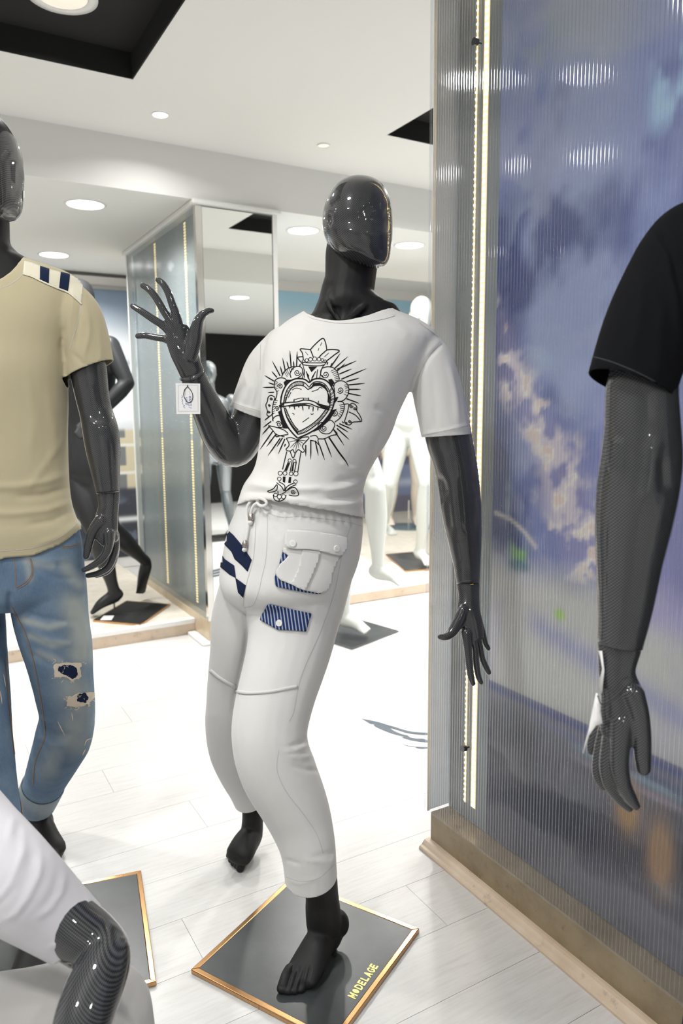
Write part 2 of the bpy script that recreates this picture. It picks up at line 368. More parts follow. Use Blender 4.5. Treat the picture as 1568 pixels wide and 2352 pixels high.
def flower_print(s, t):     # s: metres from the panel's lit end towards the viewer, t: height above the plinth
    x, z = s, t+.117
    n = fbm(x*2.6+3, z*2.0, 3); n2 = fbm(x*9, z*9, 11); n3 = fbm(x*26, z*26, 21, 3); n4 = fbm(x*5+7, z*4, 31)
    c = np.ones(x.shape+(3,))*np.array([.145,.185,.40])
    c = blend(c, sstep(.44,.66,n)*.9, (.30,.35,.52)); c = blend(c, sstep(.55,.36,n4)*.85, (.035,.050,.17)); c = blend(c, sstep(.50,.62,fbm(x*7+2, z*6+5, 71))*.5, (.34,.37,.52))
    c = blend(c, sstep(1.9,2.15,z)*sstep(.40,.62,fbm(x*2,z*5,40))*.85, (.42,.45,.50)); c = blend(c, sstep(.3,.5,x)*sstep(1.3,1.7,z)*.45, (.22,.27,.58))
    c = blend(c, np.exp(-(((x-.14)/.09)**2+((z-2.17)/.07)**2))*sstep(.42,.6,n2)*.7, (.34,.42,.36))
    c = blend(c, sstep(.02,-.12,x-.13)*sstep(1.75,1.45,z)*sstep(.9,1.02,z)*.75, (.035,.045,.13)); c = blend(c, sstep(.25,.5,x)*sstep(1.5,1.2,z)*.6, (.27,.26,.50))
    c = blend(c, sstep(.43,.47,x)*sstep(1.86,1.93,z)*sstep(.40,.56,fbm(x*15,z*10,60,3))*.9, (.42,.62,.82))
    ctr = .112+(1.387-z)*.60+.02*np.sin(z*17); wd_ = np.clip(.045+(1.50-z)*.10, .035, .095)
    cl = np.exp(-((x-ctr)/wd_)**2)*sstep(.86,.97,z)*sstep(1.72,1.36,z); up_ = np.exp(-((x-.13-.05*np.sin(z*6))/.05)**2)*sstep(1.3,1.45,z)*sstep(2.05,1.6,z)
    c = blend(c, up_*sstep(.45,.58,n2)*.75, (.33,.42,.56)); c = blend(c, cl*.6, (.30,.27,.44))
    pet = cl*sstep(.42,.54,n2*.55+n3*.45); c = blend(c, np.clip(pet*1.35,0,1), (.58,.52,.56)); c = blend(c, np.clip(pet*sstep(.50,.62,n3)*1.3,0,1), (.78,.74,.64)); c = blend(c, np.clip(cl*1.2,0,1)*sstep(.60,.68,n3)*.6, (.62,.40,.36))
    cloth = sstep(.97,.84,z+.10*(n-.5)+.05*(x-.3))*sstep(.578,.584,z); c = blend(c, cloth, (.50,.50,.46)); c = blend(c, cloth*sstep(.5,.65,n4)*.5, (.44,.42,.50))
    c = blend(c, np.exp(-((z-(.80-.23*(x-.1)))/.035)**2)*sstep(.10,.2,x)*.75, (.27,.28,.46)); c = blend(c, np.exp(-((z-.90+.06*(x-.5))/.045)**2)*sstep(.42,.5,x)*.8, (.34,.31,.52))
    c = blend(c, sstep(.584,.576,z), (.21,.215,.25)); c = blend(c, np.exp(-((z-.565)/.013)**2)*.9, (.09,.11,.26)); c = blend(c, np.exp(-((z-.515-.02*(x-.5))/.016)**2)*sstep(.25,.42,x)*.85, (.36,.50,.62)); c = blend(c, np.exp(-((z-.485-.02*(x-.5))/.009)**2)*sstep(.25,.42,x)*.8, (.50,.42,.50)); c = blend(c, np.exp(-((z-.53)/.01)**2)*sstep(.1,.3,x)*.6, (.20,.21,.40))
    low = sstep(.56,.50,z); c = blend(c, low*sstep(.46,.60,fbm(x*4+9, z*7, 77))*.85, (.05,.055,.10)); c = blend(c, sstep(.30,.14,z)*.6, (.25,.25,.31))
    for (a, b, ra, rb, col, w) in ((.475,.43,.030,.055,(.74,.44,.18),.95),(.565,.36,.03,.075,(.66,.40,.20),.9),(.104,.965,.026,.034,(.16,.36,.11),1),(.253,.828,.016,.012,(.34,.54,.14),1),(.105,.925,.035,.016,(.04,.14,.20),.8),(.06,1.10,.010,.05,(.36,.44,.50),.6)):
        c = blend(c, np.clip(np.exp(-(((x-a)/ra)**2+((z-b)/rb)**2))*1.6,0,1)*w*sstep(.25,.45,n2+.1), col)
    d, _ = seg2(x, z, [(.012,1.055),(.07,1.045),(.12,1.02),(.165,.985)]); c = blend(c, np.exp(-(d/.006)**2)*.9, (.60,.56,.50))
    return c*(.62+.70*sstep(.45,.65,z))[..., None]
def seg2(x, y, pl):
    best = np.full(x.shape, 1e9)
    for (ax, ay), (bx, by) in zip(pl, pl[1:]):
        t = np.clip(((x-ax)*(bx-ax)+(y-ay)*(by-ay))/((bx-ax)**2+(by-ay)**2), 0, 1); best = np.minimum(best, np.hypot(x-ax-t*(bx-ax), y-ay-t*(by-ay)))
    return best, None
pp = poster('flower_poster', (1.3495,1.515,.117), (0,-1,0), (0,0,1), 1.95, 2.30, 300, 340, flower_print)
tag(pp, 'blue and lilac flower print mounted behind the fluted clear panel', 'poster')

def fluted(name, along, sheet, L, z0, z1, pitch, amp, thick, mat):
    """corrugated sheet of length L; along(s) and sheet(o) give xy for distance s and outward offset o"""
    n = int(L/pitch); k = 6; ss = np.linspace(0, L, n*k+1); o = amp*np.cos(ss/pitch*2*math.pi)
    f0 = [along(s, thick+a) for s, a in zip(ss, o)]; b0 = [along(0, 0), along(L, 0)]
    mb = MB(); m_ = len(f0)
    mb.add([(p[0],p[1],z0) for p in f0]+[(p[0],p[1],z1) for p in f0], [(i,i+1,m_+i+1,m_+i) for i in range(m_-1)])
    mb.add([(b0[0][0],b0[0][1],z0),(b0[1][0],b0[1][1],z0),(b0[1][0],b0[1][1],z1),(b0[0][0],b0[0][1],z1)], [(3,2,1,0)])
    for q, e in ((0, 0), (1, -1)):
        mb.add([(f0[e][0],f0[e][1],z0),(f0[e][0],f0[e][1],z1),(b0[q][0],b0[q][1],z1),(b0[q][0],b0[q][1],z0)], [(0,1,2,3) if q == 0 else (3,2,1,0)])
    me = mb.mesh(name); me.materials.append(M[mat]); me.materials.append(M['polycarbonate_back'])
    for p_ in me.polygons[m_-1:m_]: p_.material_index = 1
    return link(name, me, None, smooth=False)
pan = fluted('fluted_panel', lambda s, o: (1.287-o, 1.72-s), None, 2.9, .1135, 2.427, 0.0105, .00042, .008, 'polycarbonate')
_r = root('fluted_panel_cladding', (1.28,1.72,.1135), 'tall clear fluted plastic panel with dark pins in front of flower print', 'panel')
pan.parent = _r; pan.matrix_parent_inverse = Matrix.Translation((-1.28,-1.72,-.1135)); pan.name = 'fluted_sheet'
for z in (2.233, .389):
    pn = MB().cyl((1.268,1.527,z), (1.279,1.527,z), .0088, n=20).cyl((1.279,1.527,z),(1.292,1.527,z),.003,n=10)
    part('fixing_pin', pn.mesh('fixing_pin'), M['steel_dark'], _r)
part('end_sheet', MB().box((1.2895,1.7045,.1135),(1.80,1.712,2.427)).mesh('end_sheet'), M['polycarbonate_return'], _r)
part('foil_edge', MB().box((1.2785,1.7005,.1135),(1.2875,1.7035,2.427)).mesh('foil_edge'), M['trim_white'], _r)

def led_strip(label, top, bot, nrm, pitch, single, w=.010, hs=1.0, strength='led_warm', group=None, gaps=(), size=.0042):
    top = np.array(top, float); bot = np.array(bot, float); nrm = np.array(nrm, float); L = np.linalg.norm(top-bot); t = (top-bot)/L; s = np.cross(nrm, t)
    r = root('led_strip', bot, label, 'led strip', group); h = np.zeros(3)
    mb = MB(); c = [bot-s*w/2, bot+s*w/2, top+s*w/2, top-s*w/2]
    mb.add(c+[p+nrm*.0015 for p in c], [(3,2,1,0),(4,5,6,7),(0,1,5,4),(1,2,6,5),(2,3,7,6),(3,0,4,7)])
    part('strip_board', mb.mesh('strip_board'), M['led_board_glow' if single else 'trim_white'], r)  # near boards emit to look lit by their leds
    allm = MB(); shared = None
    for i in range(int(L/pitch)):
        if any(a <= i < b for a, b in gaps): continue
        p = (i+.5)*pitch*t + nrm*.0015
        if single:
            if shared is None:
                q = [-s*size-t*size, s*size-t*size, s*size+t*size, -s*size+t*size]
                shared = MB().add(q+[a*.8+nrm*.0022 for a in q], [(4,5,6,7),(0,1,5,4),(1,2,6,5),(2,3,7,6),(3,0,4,7)]).mesh('led'); shared.materials.append(M[strength])
            o = bpy.data.objects.new('led', shared); COL.objects.link(o); o.parent = r; o.location = tuple(p)
        else:
            q = [p+bot-s*size*hs-t*size*.8, p+bot+s*size*hs-t*size*.8, p+bot+s*size*hs+t*size*.8, p+bot-s*size*hs+t*size*.8]
            allm.add(q+[a+nrm*.002 for a in q], [(4,5,6,7),(0,1,5,4),(1,2,6,5),(2,3,7,6),(3,0,4,7)])
    if not single: tag(part('led_row', allm.mesh('led_row'), M[strength], r), kind='stuff')
    return r
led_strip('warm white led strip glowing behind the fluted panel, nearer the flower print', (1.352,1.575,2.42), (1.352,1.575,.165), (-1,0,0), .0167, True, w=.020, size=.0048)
led_strip('added thin led row standing in for the refracted double of the strip, nearer the open panel edge', (1.352,1.612,2.42), (1.352,1.612,.165), (-1,0,0), .0167, True, w=.006, strength='led_warm', size=.0024)  # added strip: builds the doubled image that the flutes refract

# ------------------------------------------------------------------ mirrored column further back
sbox('wall_column_back', (1.445,3.985,.135), (1.855,5.45,2.44), 'panel_grey')
sbox('baseboard_back', (1.395,3.957,0), (1.872,5.45,.1345), 'marble_beige', bev=.002)
sbox('trim_3', (1.345,3.925,0), (1.395,4.198,.02), 'trim_white', bev=.006)
sbox('trim_4', (1.395,3.925,0), (1.90,3.957,.02), 'trim_white', bev=.006)
sbox('trim_5', (1.372,3.93,2.432), (1.895,5.47,2.4595), 'trim_white', bev=.008)
cl = root('column_cladding', (1.395,3.96,.135), 'frosted plastic side panel with three led strips on the back column', 'panel')
def fl2():
    mb = fluted('frosted_sheet', lambda s, o: (1.406-o, 3.99+s), None, 1.45, .135, 2.432, .011, .0004, .008, 'polycarbonate_frosted')
    return mb
fs = fl2(); fs.parent = cl; fs.matrix_parent_inverse = Matrix.Translation((-1.395,-3.96,-.135))
part('aluminium_corner', MB().box((1.393,3.955,.135),(1.428,3.99,2.432)).mesh('aluminium_corner'), M['chrome'], cl)
part('edge_profile', MB().box((1.394,5.43,.135),(1.43,5.45,2.432)).mesh('edge_profile'), M['trim_white'], cl)
mr = root('column_mirror', (1.63,3.957,.135), 'tall mirror on the front of the back column', 'mirror')
part('mirror_glass', MB().box((1.430,3.957,.150),(1.842,3.962,2.428)).mesh('mirror_glass'), M['mirror'], mr)
part('backing', MB().box((1.428,3.963,.137),(1.845,3.984,2.431)).mesh('backing'), M['black_paint'], mr)
part('side_frame', MB().box((1.845,3.95,.135),(1.872,3.985,2.432)).mesh('side_frame'), M['trim_white'], mr)
part('bottom_rail', MB().box((1.428,3.954,.137),(1.845,3.962,.149)).mesh('bottom_rail'), M['steel_dark'], mr)
for i, (px, py, lab) in enumerate(((296,600,'led strip on the back column, the one furthest from the mirror'), (353,560,'led strip on the back column, the middle one of three'), (421,500,'led strip on the back column, the one next to the mirror'))):
    vv = PU(px, py, 1.437)[1]
    led_strip(lab, (1.444,vv,2.42), (1.444,vv,.165), (-1,0,0), .0167, False, gaps=((60,62),(100,101)), size=.0052, w=.030, hs=2.7, strength='led_far')  # chips widened to stand in for glow spread by the frosted sheet

# ------------------------------------------------------------------ display backdrops
def house_print(s, t):
    c = np.ones(s.shape+(3,))*np.array([.62,.66,.70]); n = fbm(s*3, t*3, 5)
    c = blend(c, sstep(1.75,2.25,t), (.30,.40,.54)); c = blend(c, sstep(1.55,1.8,t)*sstep(2.0,1.75,t)*.8, (.86,.90,.95))
    c = blend(c, np.exp(-((t-1.66)/.02)**2), (.45,.50,.53)); c = blend(c, sstep(1.64,1.60,t)*sstep(1.1,1.25,t), (.82,.86,.90))
    w = sstep(1.12,1.08,t); c = blend(c, w, (.55,.50,.36))
    win = ((np.mod(s*6,1) > .55) & (np.mod(t*4.2,1) > .35)).astype(float)*w; c = blend(c, win*.85, (.10,.12,.16))
    rail = (np.mod(t*4.2,1) < .14).astype(float)*w; c = blend(c, rail*.8, (.72,.72,.70))
    c = blend(c, sstep(.62,.58,t), (.05,.055,.07)); c = blend(c, sstep(.6,.4,t)*sstep(.5,.6,fbm(s*6,t*6,9))*.6, (.18,.22,.30)); c = blend(c, np.exp(-((t-.33)/.02)**2), (.75,.78,.80))
    return c
b1 = poster('street_poster', (-1.6,6.395,.09), (1,0,0), (0,0,1), 3.35, 2.25, 260, 180, house_print)
tag(b1, 'printed street facade and sky backdrop behind the dark walking mannequin', 'poster')
ch = sbox('curtain_rail', (-1.6,6.33,2.365), (1.75,6.39,2.43), 'chrome', kind=None); tag(ch, 'chrome rail along the top of the street backdrop', 'rail')
def city_print(s, t):
    c = np.ones(s.shape+(3,))*np.array([.86,.92,.96]); n = fbm(s*3, t*3, 15); n2 = fbm(s*10, t*10, 16)
    c = blend(c, sstep(2.12,2.50,t)*.9, (.36,.64,.82)); c = blend(c, sstep(1.85,1.5,t), (.70,.76,.82))
    h = 1.45+.35*np.floor(vnoise(s*2.2, s*0, 17)*4)/4; bl = sstep(.02,-.02,t-h); c = blend(c, bl*.85, (.42,.50,.60))
    win = (((np.mod(s*9,1) > .4) & (np.mod(t*14,1) > .4)).astype(float))*bl; c = blend(c, win*.5, (.72,.78,.84))
    c = blend(c, sstep(.88,.84,t), (.14,.15,.22)); pe = sstep(.5,.6,n2)*sstep(.95,.85,t)*sstep(.55,.65,t); c = blend(c, pe*.8, (.55,.42,.30))
    c = blend(c, sstep(.60,.56,t), (.22,.27,.42)); c = blend(c, np.exp(-((t-.36)/.05)**2)*.8, (.52,.58,.72)); c = blend(c, sstep(.22,.18,t), (.20,.19,.26))
    return c
b2 = poster('city_poster', (1.90,7.545,.09), (1,0,0), (0,0,1), 4.2, 2.56, 260, 160, city_print)
tag(b2, 'printed city street and blue sky backdrop behind the white mannequins', 'poster')

# ------------------------------------------------------------------ ceiling lamps
def downlight(u, v, z, r, watt, lab, on=True, grp=None, mat='lamp', rim=1.18):
    R = root('ceiling_downlight', (u, v, z), lab, 'lamp', grp); n = 40
    th = np.arange(n)*2*math.pi/n; cs = np.stack([np.cos(th), np.sin(th)], 1); ri, ro = r, r*1.18
    ro = r*rim; prof = [(ro, -.0005), (ro*.995, -.004), (ri*1.05, -.007), (ri, -.003), (ri, -.0005)]
    mb = MB(); vv = [(u+c[0]*a, v+c[1]*a, z+b) for a, b in prof for c in cs]
    mb.add(vv, [(j*n+i, (j+1)*n+i, (j+1)*n+(i+1) % n, j*n+(i+1) % n) for j in range(len(prof)-1) for i in range(n)])
    part('trim_ring', mb.mesh('trim_ring'), M['trim_white'], R, smooth=True)
    part('diffuser', MB().cyl((u,v,z-.0025),(u,v,z-.0005),ri,n=n).mesh('diffuser'), M[mat], R)
    if on:
        l = spot_disc(u, v, z-.012, r*1.9, watt); l.parent = R; l.location = (0,0,-.012)
    return R
downlight(.903,4.332,ZL,.094,60,'round ceiling light above the left display, left of the mirrored column')
downlight(.967,5.77,ZL,.094,50,'round ceiling light at the back of the left display')
downlight(2.212,4.288,ZL,.092,64,'round ceiling light just right of the mirrored column')
downlight(3.044,4.312,ZL,.092,64,'round ceiling light right of the head of the white-shirted mannequin')
downlight(1.112,3.599,ZH,.034,7,'small lit ceiling spot in front of the mirrored column')
downlight(1.977,3.584,ZH,.030,0,'small unlit ceiling spot above the white-shirted mannequin',False,None,'lamp_dim')
_bl = PZ(142,-10,ZH+.1015); downlight(_bl[0],_bl[1],ZH+.1015,.088,14,'large downlight with white ring inside the black coffer',True,None,'lamp_dim',1.42)
for i, (u, v, z, w) in enumerate(((2.70,2.86,ZH+.1015,60),(-.05,1.15,ZH,28),(-1.0,2.7,ZH,44),(-1.1,.6,ZH,44),(.7,-.8,ZH,26),(-.7,-1.5,ZH,40),(2.9,.9,ZL,85),(3.7,1.1,ZL,75),(3.6,2.8,ZH,60),(3.0,-.6,ZL,80),(4.2,5.9,2.76,30),(2.6,6.3,2.76,30),(-.6,4.6,ZL,50),(4.6,4.3,ZL,60))):
    downlight(u,v,z,.09,w,'round ceiling light outside the view, lighting the shop',True,'shop ceiling lights out of view')
# floor decal
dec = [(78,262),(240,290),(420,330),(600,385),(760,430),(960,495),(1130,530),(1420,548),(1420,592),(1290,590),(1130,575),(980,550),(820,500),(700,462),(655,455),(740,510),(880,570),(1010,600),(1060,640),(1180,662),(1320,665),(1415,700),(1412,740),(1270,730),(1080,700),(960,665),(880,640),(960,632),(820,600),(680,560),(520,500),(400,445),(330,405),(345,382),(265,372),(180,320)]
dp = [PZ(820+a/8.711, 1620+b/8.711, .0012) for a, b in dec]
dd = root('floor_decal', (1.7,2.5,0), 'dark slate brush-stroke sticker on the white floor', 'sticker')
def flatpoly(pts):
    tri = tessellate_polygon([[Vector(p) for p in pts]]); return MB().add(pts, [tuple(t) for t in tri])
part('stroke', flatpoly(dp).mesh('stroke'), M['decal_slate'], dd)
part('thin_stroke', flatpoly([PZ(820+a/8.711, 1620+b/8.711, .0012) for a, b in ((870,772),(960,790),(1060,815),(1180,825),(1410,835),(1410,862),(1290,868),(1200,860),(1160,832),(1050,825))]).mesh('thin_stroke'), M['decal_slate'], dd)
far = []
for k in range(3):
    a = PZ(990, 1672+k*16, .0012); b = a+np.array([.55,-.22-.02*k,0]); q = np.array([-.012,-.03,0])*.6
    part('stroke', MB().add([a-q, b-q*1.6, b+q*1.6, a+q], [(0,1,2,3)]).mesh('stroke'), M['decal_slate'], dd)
# ================================================================== BODY-BUILDING TOOLS
def catmull(a, sub):
    a = np.asarray(a, float); n = len(a)
    if n < 3: 
        t = np.linspace(0, 1, sub+1)[:, None]; return a[0]*(1-t)+a[1]*t
    p = np.vstack([2*a[0]-a[1], a, 2*a[-1]-a[-2]]); out = []
    for i in range(1, n):
        t = np.linspace(0, 1, sub, endpoint=False)[:, None]; p0, p1, p2, p3 = p[i-1], p[i], p[i+1], p[i+2]
        out.append(.5*((2*p1)+(-p0+p2)*t+(2*p0-5*p1+4*p2-p3)*t**2+(-p0+3*p1-3*p2+p3)*t**3))
    return np.vstack(out+[a[-1:]])
def nrm(v): return v/(np.linalg.norm(v, axis=-1, keepdims=True)+1e-12)
def loft(mb, C, A, B, lat=None, seg=22, sub=4, caps=(1, 1), power=2.0):
    """closed tube through centres C with half-widths A (along lat) and B (across)"""
    q = catmull(np.column_stack([C, A, B]), sub); C, A, B = q[:, :3], np.maximum(q[:, 3], .0008), np.maximum(q[:, 4], .0008)
    T = nrm(np.gradient(C, axis=0))
    if lat is None: L = nrm(np.cross(T, nrm(C-CAM)))
    else:
        lat = np.asarray(lat, float); L = np.broadcast_to(lat, T.shape); L = nrm(L-T*(L*T).sum(1, keepdims=True))
    K = np.cross(L, T)
    def cap(i, s, k):
        th = np.linspace(0, math.pi/2, 6)[1:-1] if k else []
        h = min(A[i], B[i])*k
        return [(C[i]+s*T[i]*h*math.sin(t), A[i]*math.cos(t), B[i]*math.cos(t), L[i], K[i]) for t in th]
    R = cap(0, -1, caps[0])[::-1]+[(C[i], A[i], B[i], L[i], K[i]) for i in range(len(C))]+cap(-1, 1, caps[1])
    th = np.arange(seg)*2*math.pi/seg; ct, st = np.cos(th), np.sin(th)
    if power != 2: ct, st = np.sign(ct)*abs(ct)**(2/power), np.sign(st)*abs(st)**(2/power)
    vv = np.vstack([c+ct[:, None]*a*l+st[:, None]*b*k for c, a, b, l, k in R]); n = len(R)
    vv = np.vstack([vv, C[0]-T[0]*(min(A[0], B[0])*caps[0]), C[-1]+T[-1]*(min(A[-1], B[-1])*caps[1])])
    f = [(j*seg+i, j*seg+(i+1) % seg, (j+1)*seg+(i+1) % seg, (j+1)*seg+i) for j in range(n-1) for i in range(seg)]
    f += [((i+1) % seg, i, n*seg) for i in range(seg)]+[((n-1)*seg+i, (n-1)*seg+(i+1) % seg, n*seg+1) for i in range(seg)]
    return mb.add(vv, f)
def trace(mb, st, ratio=1.0, lat=None, **kw):
    """tube from stations (x, y, d, full width in picture units[, depth ratio])"""
    C = np.array([P(s[0], s[1], s[2]) for s in st]); z = (C-CAM)@FWD
    A = np.array([s[3] for s in st])*.5*z/FPX; B = A*np.array([s[4] if len(s) > 4 else ratio for s in st])
    return loft(mb, C, A, B, lat, **kw)
def rows(mb, st, lat=None, **kw):
    """tube from rows (xl, xr, y, d, half-thickness in metres): sections level, sides on the given outline"""
    C = np.array([P((s[0]+s[1])/2, s[2], s[3]) for s in st]); z = (C-CAM)@FWD
    A = np.array([(s[1]-s[0])*.5 for s in st])*z/FPX; B = np.array([s[4] for s in st])*(1.13 if DEEP[0] is not None else 1)
    # keep horizontal sections: build directly
    q = catmull(np.column_stack([C, A, B]), kw.pop('sub', 4)); seg = kw.pop('seg', 28); pw = kw.pop('power', 2.0)
    L = nrm(np.asarray(lat if lat is not None else RGT, float)); K = nrm(np.cross(np.array([0, 0, 1.0]), L))
    th = np.arange(seg)*2*math.pi/seg; ct, sn = np.cos(th), np.sin(th)
    ct, sn = np.sign(ct)*abs(ct)**(2/pw), np.sign(sn)*abs(sn)**(2/pw)
    vv = np.vstack([p[:3]+ct[:, None]*p[3]*L+sn[:, None]*p[4]*K for p in q]); n = len(q)
    vv = np.vstack([vv, q[0][:3], q[-1][:3]])
    f = [(j*seg+i, (j+1)*seg+i, (j+1)*seg+(i+1) % seg, j*seg+(i+1) % seg) for j in range(n-1) for i in range(seg)]
    f += [(i, (i+1) % seg, n*seg) for i in range(seg)]+[((n-1)*seg+(i+1) % seg, (n-1)*seg+i, n*seg+1) for i in range(seg)]
    return mb.add(vv, f)
def ball(mb, c, r, lat=(1,0,0), up=(0,0,1)):
    lat = nrm(np.array(lat, float)); up = nrm(np.array(up, float)); k = nrm(np.cross(up, lat)); lat = np.cross(k, up)
    n, m_ = 18, 12; vv = [np.array(c)+up*r[2]]
    for j in range(1, m_):
        a = math.pi*j/m_
        for i in range(n):
            b = 2*math.pi*i/n; vv.append(np.array(c)+lat*r[0]*math.sin(a)*math.cos(b)+k*r[1]*math.sin(a)*math.sin(b)+up*r[2]*math.cos(a))
    vv.append(np.array(c)-up*r[2]); f = [(0, 1+i, 1+(i+1) % n) for i in range(n)]
    f += [(1+j*n+i, 1+(j+1)*n+i, 1+(j+1)*n+(i+1) % n, 1+j*n+(i+1) % n) for j in range(m_-2) for i in range(n)]
    e = len(vv)-1; o = 1+(m_-2)*n; f += [(o+i, e, o+(i+1) % n) for i in range(n)]
    return mb.add(vv, f)
def fuse(mb, voxel=.004, smooth=6, fac=.5):
    me = mb.mesh('tmp'); o = bpy.data.objects.new('tmp', me); COL.objects.link(o)
    r = o.modifiers.new('r', 'REMESH'); r.mode = 'VOXEL'; r.voxel_size = voxel; r.use_smooth_shade = True
    if smooth: s = o.modifiers.new('s', 'SMOOTH'); s.factor = fac; s.iterations = smooth
    bpy.context.view_layer.update(); dg = bpy.context.evaluated_depsgraph_get()
    out = bpy.data.meshes.new_from_object(o.evaluated_get(dg), depsgraph=dg)
    bpy.data.objects.remove(o); bpy.data.meshes.remove(me); return out
def co(me):
    a = np.empty(len(me.vertices)*3); me.vertices.foreach_get('co', a); return a.reshape(-1, 3)
def setco(me, a): me.vertices.foreach_set('co', np.ascontiguousarray(a).ravel()); me.update()
def normals(me):
    a = np.empty(len(me.vertices)*3); me.vertex_normals.foreach_get('vector', a); return a.reshape(-1, 3)
def seg_dist(x, y, pl):
    best = np.full(x.shape, 1e9); par = np.zeros(x.shape); n = len(pl)-1
    for i in range(n):
        ax, ay = pl[i][:2]; bx, by = pl[i+1][:2]; dx, dy = bx-ax, by-ay; t = np.clip(((x-ax)*dx+(y-ay)*dy)/(dx*dx+dy*dy+1e-9), 0, 1)
        d = np.hypot(x-ax-t*dx, y-ay-t*dy); k = d < best; best[k] = d[k]; par[k] = (i+t[k])/n
    return best, par
def sculpt(me, folds, noise=0.0, nscale=14):
    """folds: (polyline in picture units, height mm, half-width) pressed into the side facing the viewer"""
    a = co(me); N = normals(me); x, y, z = proj(a); facing = np.clip(-(N*nrm(a-CAM)).sum(1)*3, 0, 1); off = np.zeros(len(a))
    for pl, h, w in folds:
        d, t = seg_dist(x, y, pl); off += h*.001*np.exp(-(d/w)**2)*np.clip(4*np.minimum(t, 1-t)+.25, 0, 1)*facing
    if noise:
        u = a@np.array([RGT[0], RGT[1], .3]); off += noise*.001*(fbm(u*nscale+20, a[:, 2]*nscale*.6+20, 91, 3)-.5)*2
    setco(me, a+N*off[:, None]); return me
def cut(me, cuts):
    """open a closed skin: (centre, outward normal, radius) - faces past the plane within radius go away"""
    bm = bmesh.new(); bm.from_mesh(me)
    for c, n, r in cuts:
        c = Vector(c); n = Vector(n).normalized()
        fs = [f for f in bm.faces if (f.calc_center_median()-c).length < r]
        es = {e for f in fs for e in f.edges}; vs_ = {v for f in fs for v in f.verts}
        bmesh.ops.bisect_plane(bm, geom=list(vs_)+list(es)+fs, plane_co=c, plane_no=n, dist=1e-6)
        kill = [f for f in bm.faces if (f.calc_center_median()-c).length < r and (f.calc_center_median()-c).dot(n) > 0]
        bmesh.ops.delete(bm, geom=kill, context='FACES')
    bmesh.ops.delete(bm, geom=[v for v in bm.verts if not v.link_faces], context='VERTS')
    bm.to_mesh(me); bm.free(); me.update(); return me
def cut_fn(me, keep):
    """drop faces whose centre fails keep(points) - used for necklines and curved hems"""
    bm = bmesh.new(); bm.from_mesh(me); bm.faces.ensure_lookup_table()
    c = np.array([f.calc_center_median() for f in bm.faces]); k = keep(c)
    bmesh.ops.delete(bm, geom=[bm.faces[i] for i in np.nonzero(~k)[0]], context='FACES')
    for _ in range(3):
        bl = [v for v in bm.verts if v.is_boundary]
        mv = {}
        for v in bl:
            nb = [e.other_vert(v) for e in v.link_edges if e.is_boundary]
            if len(nb) == 2: mv[v] = (v.co*.5+(nb[0].co+nb[1].co)*.25)
        for v, p in mv.items(): v.co = p
    bm.to_mesh(me); bm.free(); me.update(); return me
def neckline(me, c, lat, half, zs, zf):
    """round neck opening: everything above a curve from height zf in the middle to zs at the sides is open"""
    cut_fn(me, lambda p: p[:, 2] < zf+(zs-zf)*(((p-c)@lat)/half)**2)
def solid(o, t, off=-1):
    s = o.modifiers.new('thick', 'SOLIDIFY'); s.thickness = t; s.offset = off; s.use_even_offset = False; return o
def skin(me): return BVHTree.FromPolygons([tuple(v.co) for v in me.vertices], [tuple(p.vertices) for p in me.polygons])
def hit(bvh, x, y, off=.0006):
    r = ray(x, y); loc, no, i, d = bvh.ray_cast(Vector(CAM), Vector(r).normalized())
    if loc is None: return None
    if no.dot(Vector(r)) > 0: no = -no
    if off > .0018:
        acc = no.copy()
        for a, b in ((9,0),(-9,0),(0,9),(0,-9),(6,6),(-6,6),(6,-6),(-6,-6)):
            l2, n2, _, _ = bvh.ray_cast(Vector(CAM), Vector(ray(x+a, y+b)).normalized())
            if l2 is not None and (l2-loc).length < .04: acc += n2 if n2.dot(Vector(r)) < 0 else -n2
        no = acc.normalized()
    return np.array(loc+no*off), np.array(no)
def ribbon(mb, bvh, pl, w, off=.0006, step=3.0, taper=(1, 1), closed=False, smooth=True):
    """thin band following the skin along a picture polyline, width w in picture units"""
    pl = [tuple(p) for p in pl]
    if closed: pl = pl+[pl[0]]
    q = catmull(np.array(pl, float), 5) if smooth and len(pl) > 2 else np.array(pl, float)
    d = np.r_[0, np.cumsum(np.hypot(*np.diff(q, axis=0).T))]
    if d[-1] < .5: return
    n = max(2, int(d[-1]/step)+1); s = np.linspace(0, d[-1], n); x = np.interp(s, d, q[:, 0]); y = np.interp(s, d, q[:, 1])
    tx, ty = np.gradient(x), np.gradient(y); l = np.hypot(tx, ty)+1e-9; nx, ny = -ty/l, tx/l; t = s/d[-1]
    ww = w*.5*np.minimum(1, np.minimum(taper[0]+(1-taper[0])*t*3, taper[1]+(1-taper[1])*(1-t)*3)); prev = None
    for i in range(n):
        a = hit(bvh, x[i]+nx[i]*ww[i], y[i]+ny[i]*ww[i], off); b = hit(bvh, x[i]-nx[i]*ww[i], y[i]-ny[i]*ww[i], off)
        if a is None or b is None or np.linalg.norm(a[0]-b[0]) > .05: prev = None; continue
        mb.v.append(tuple(a[0])); mb.v.append(tuple(b[0])); k = len(mb.v)-2
        if prev is not None: mb.f.append((prev, k, k+1, prev+1))
        prev = k
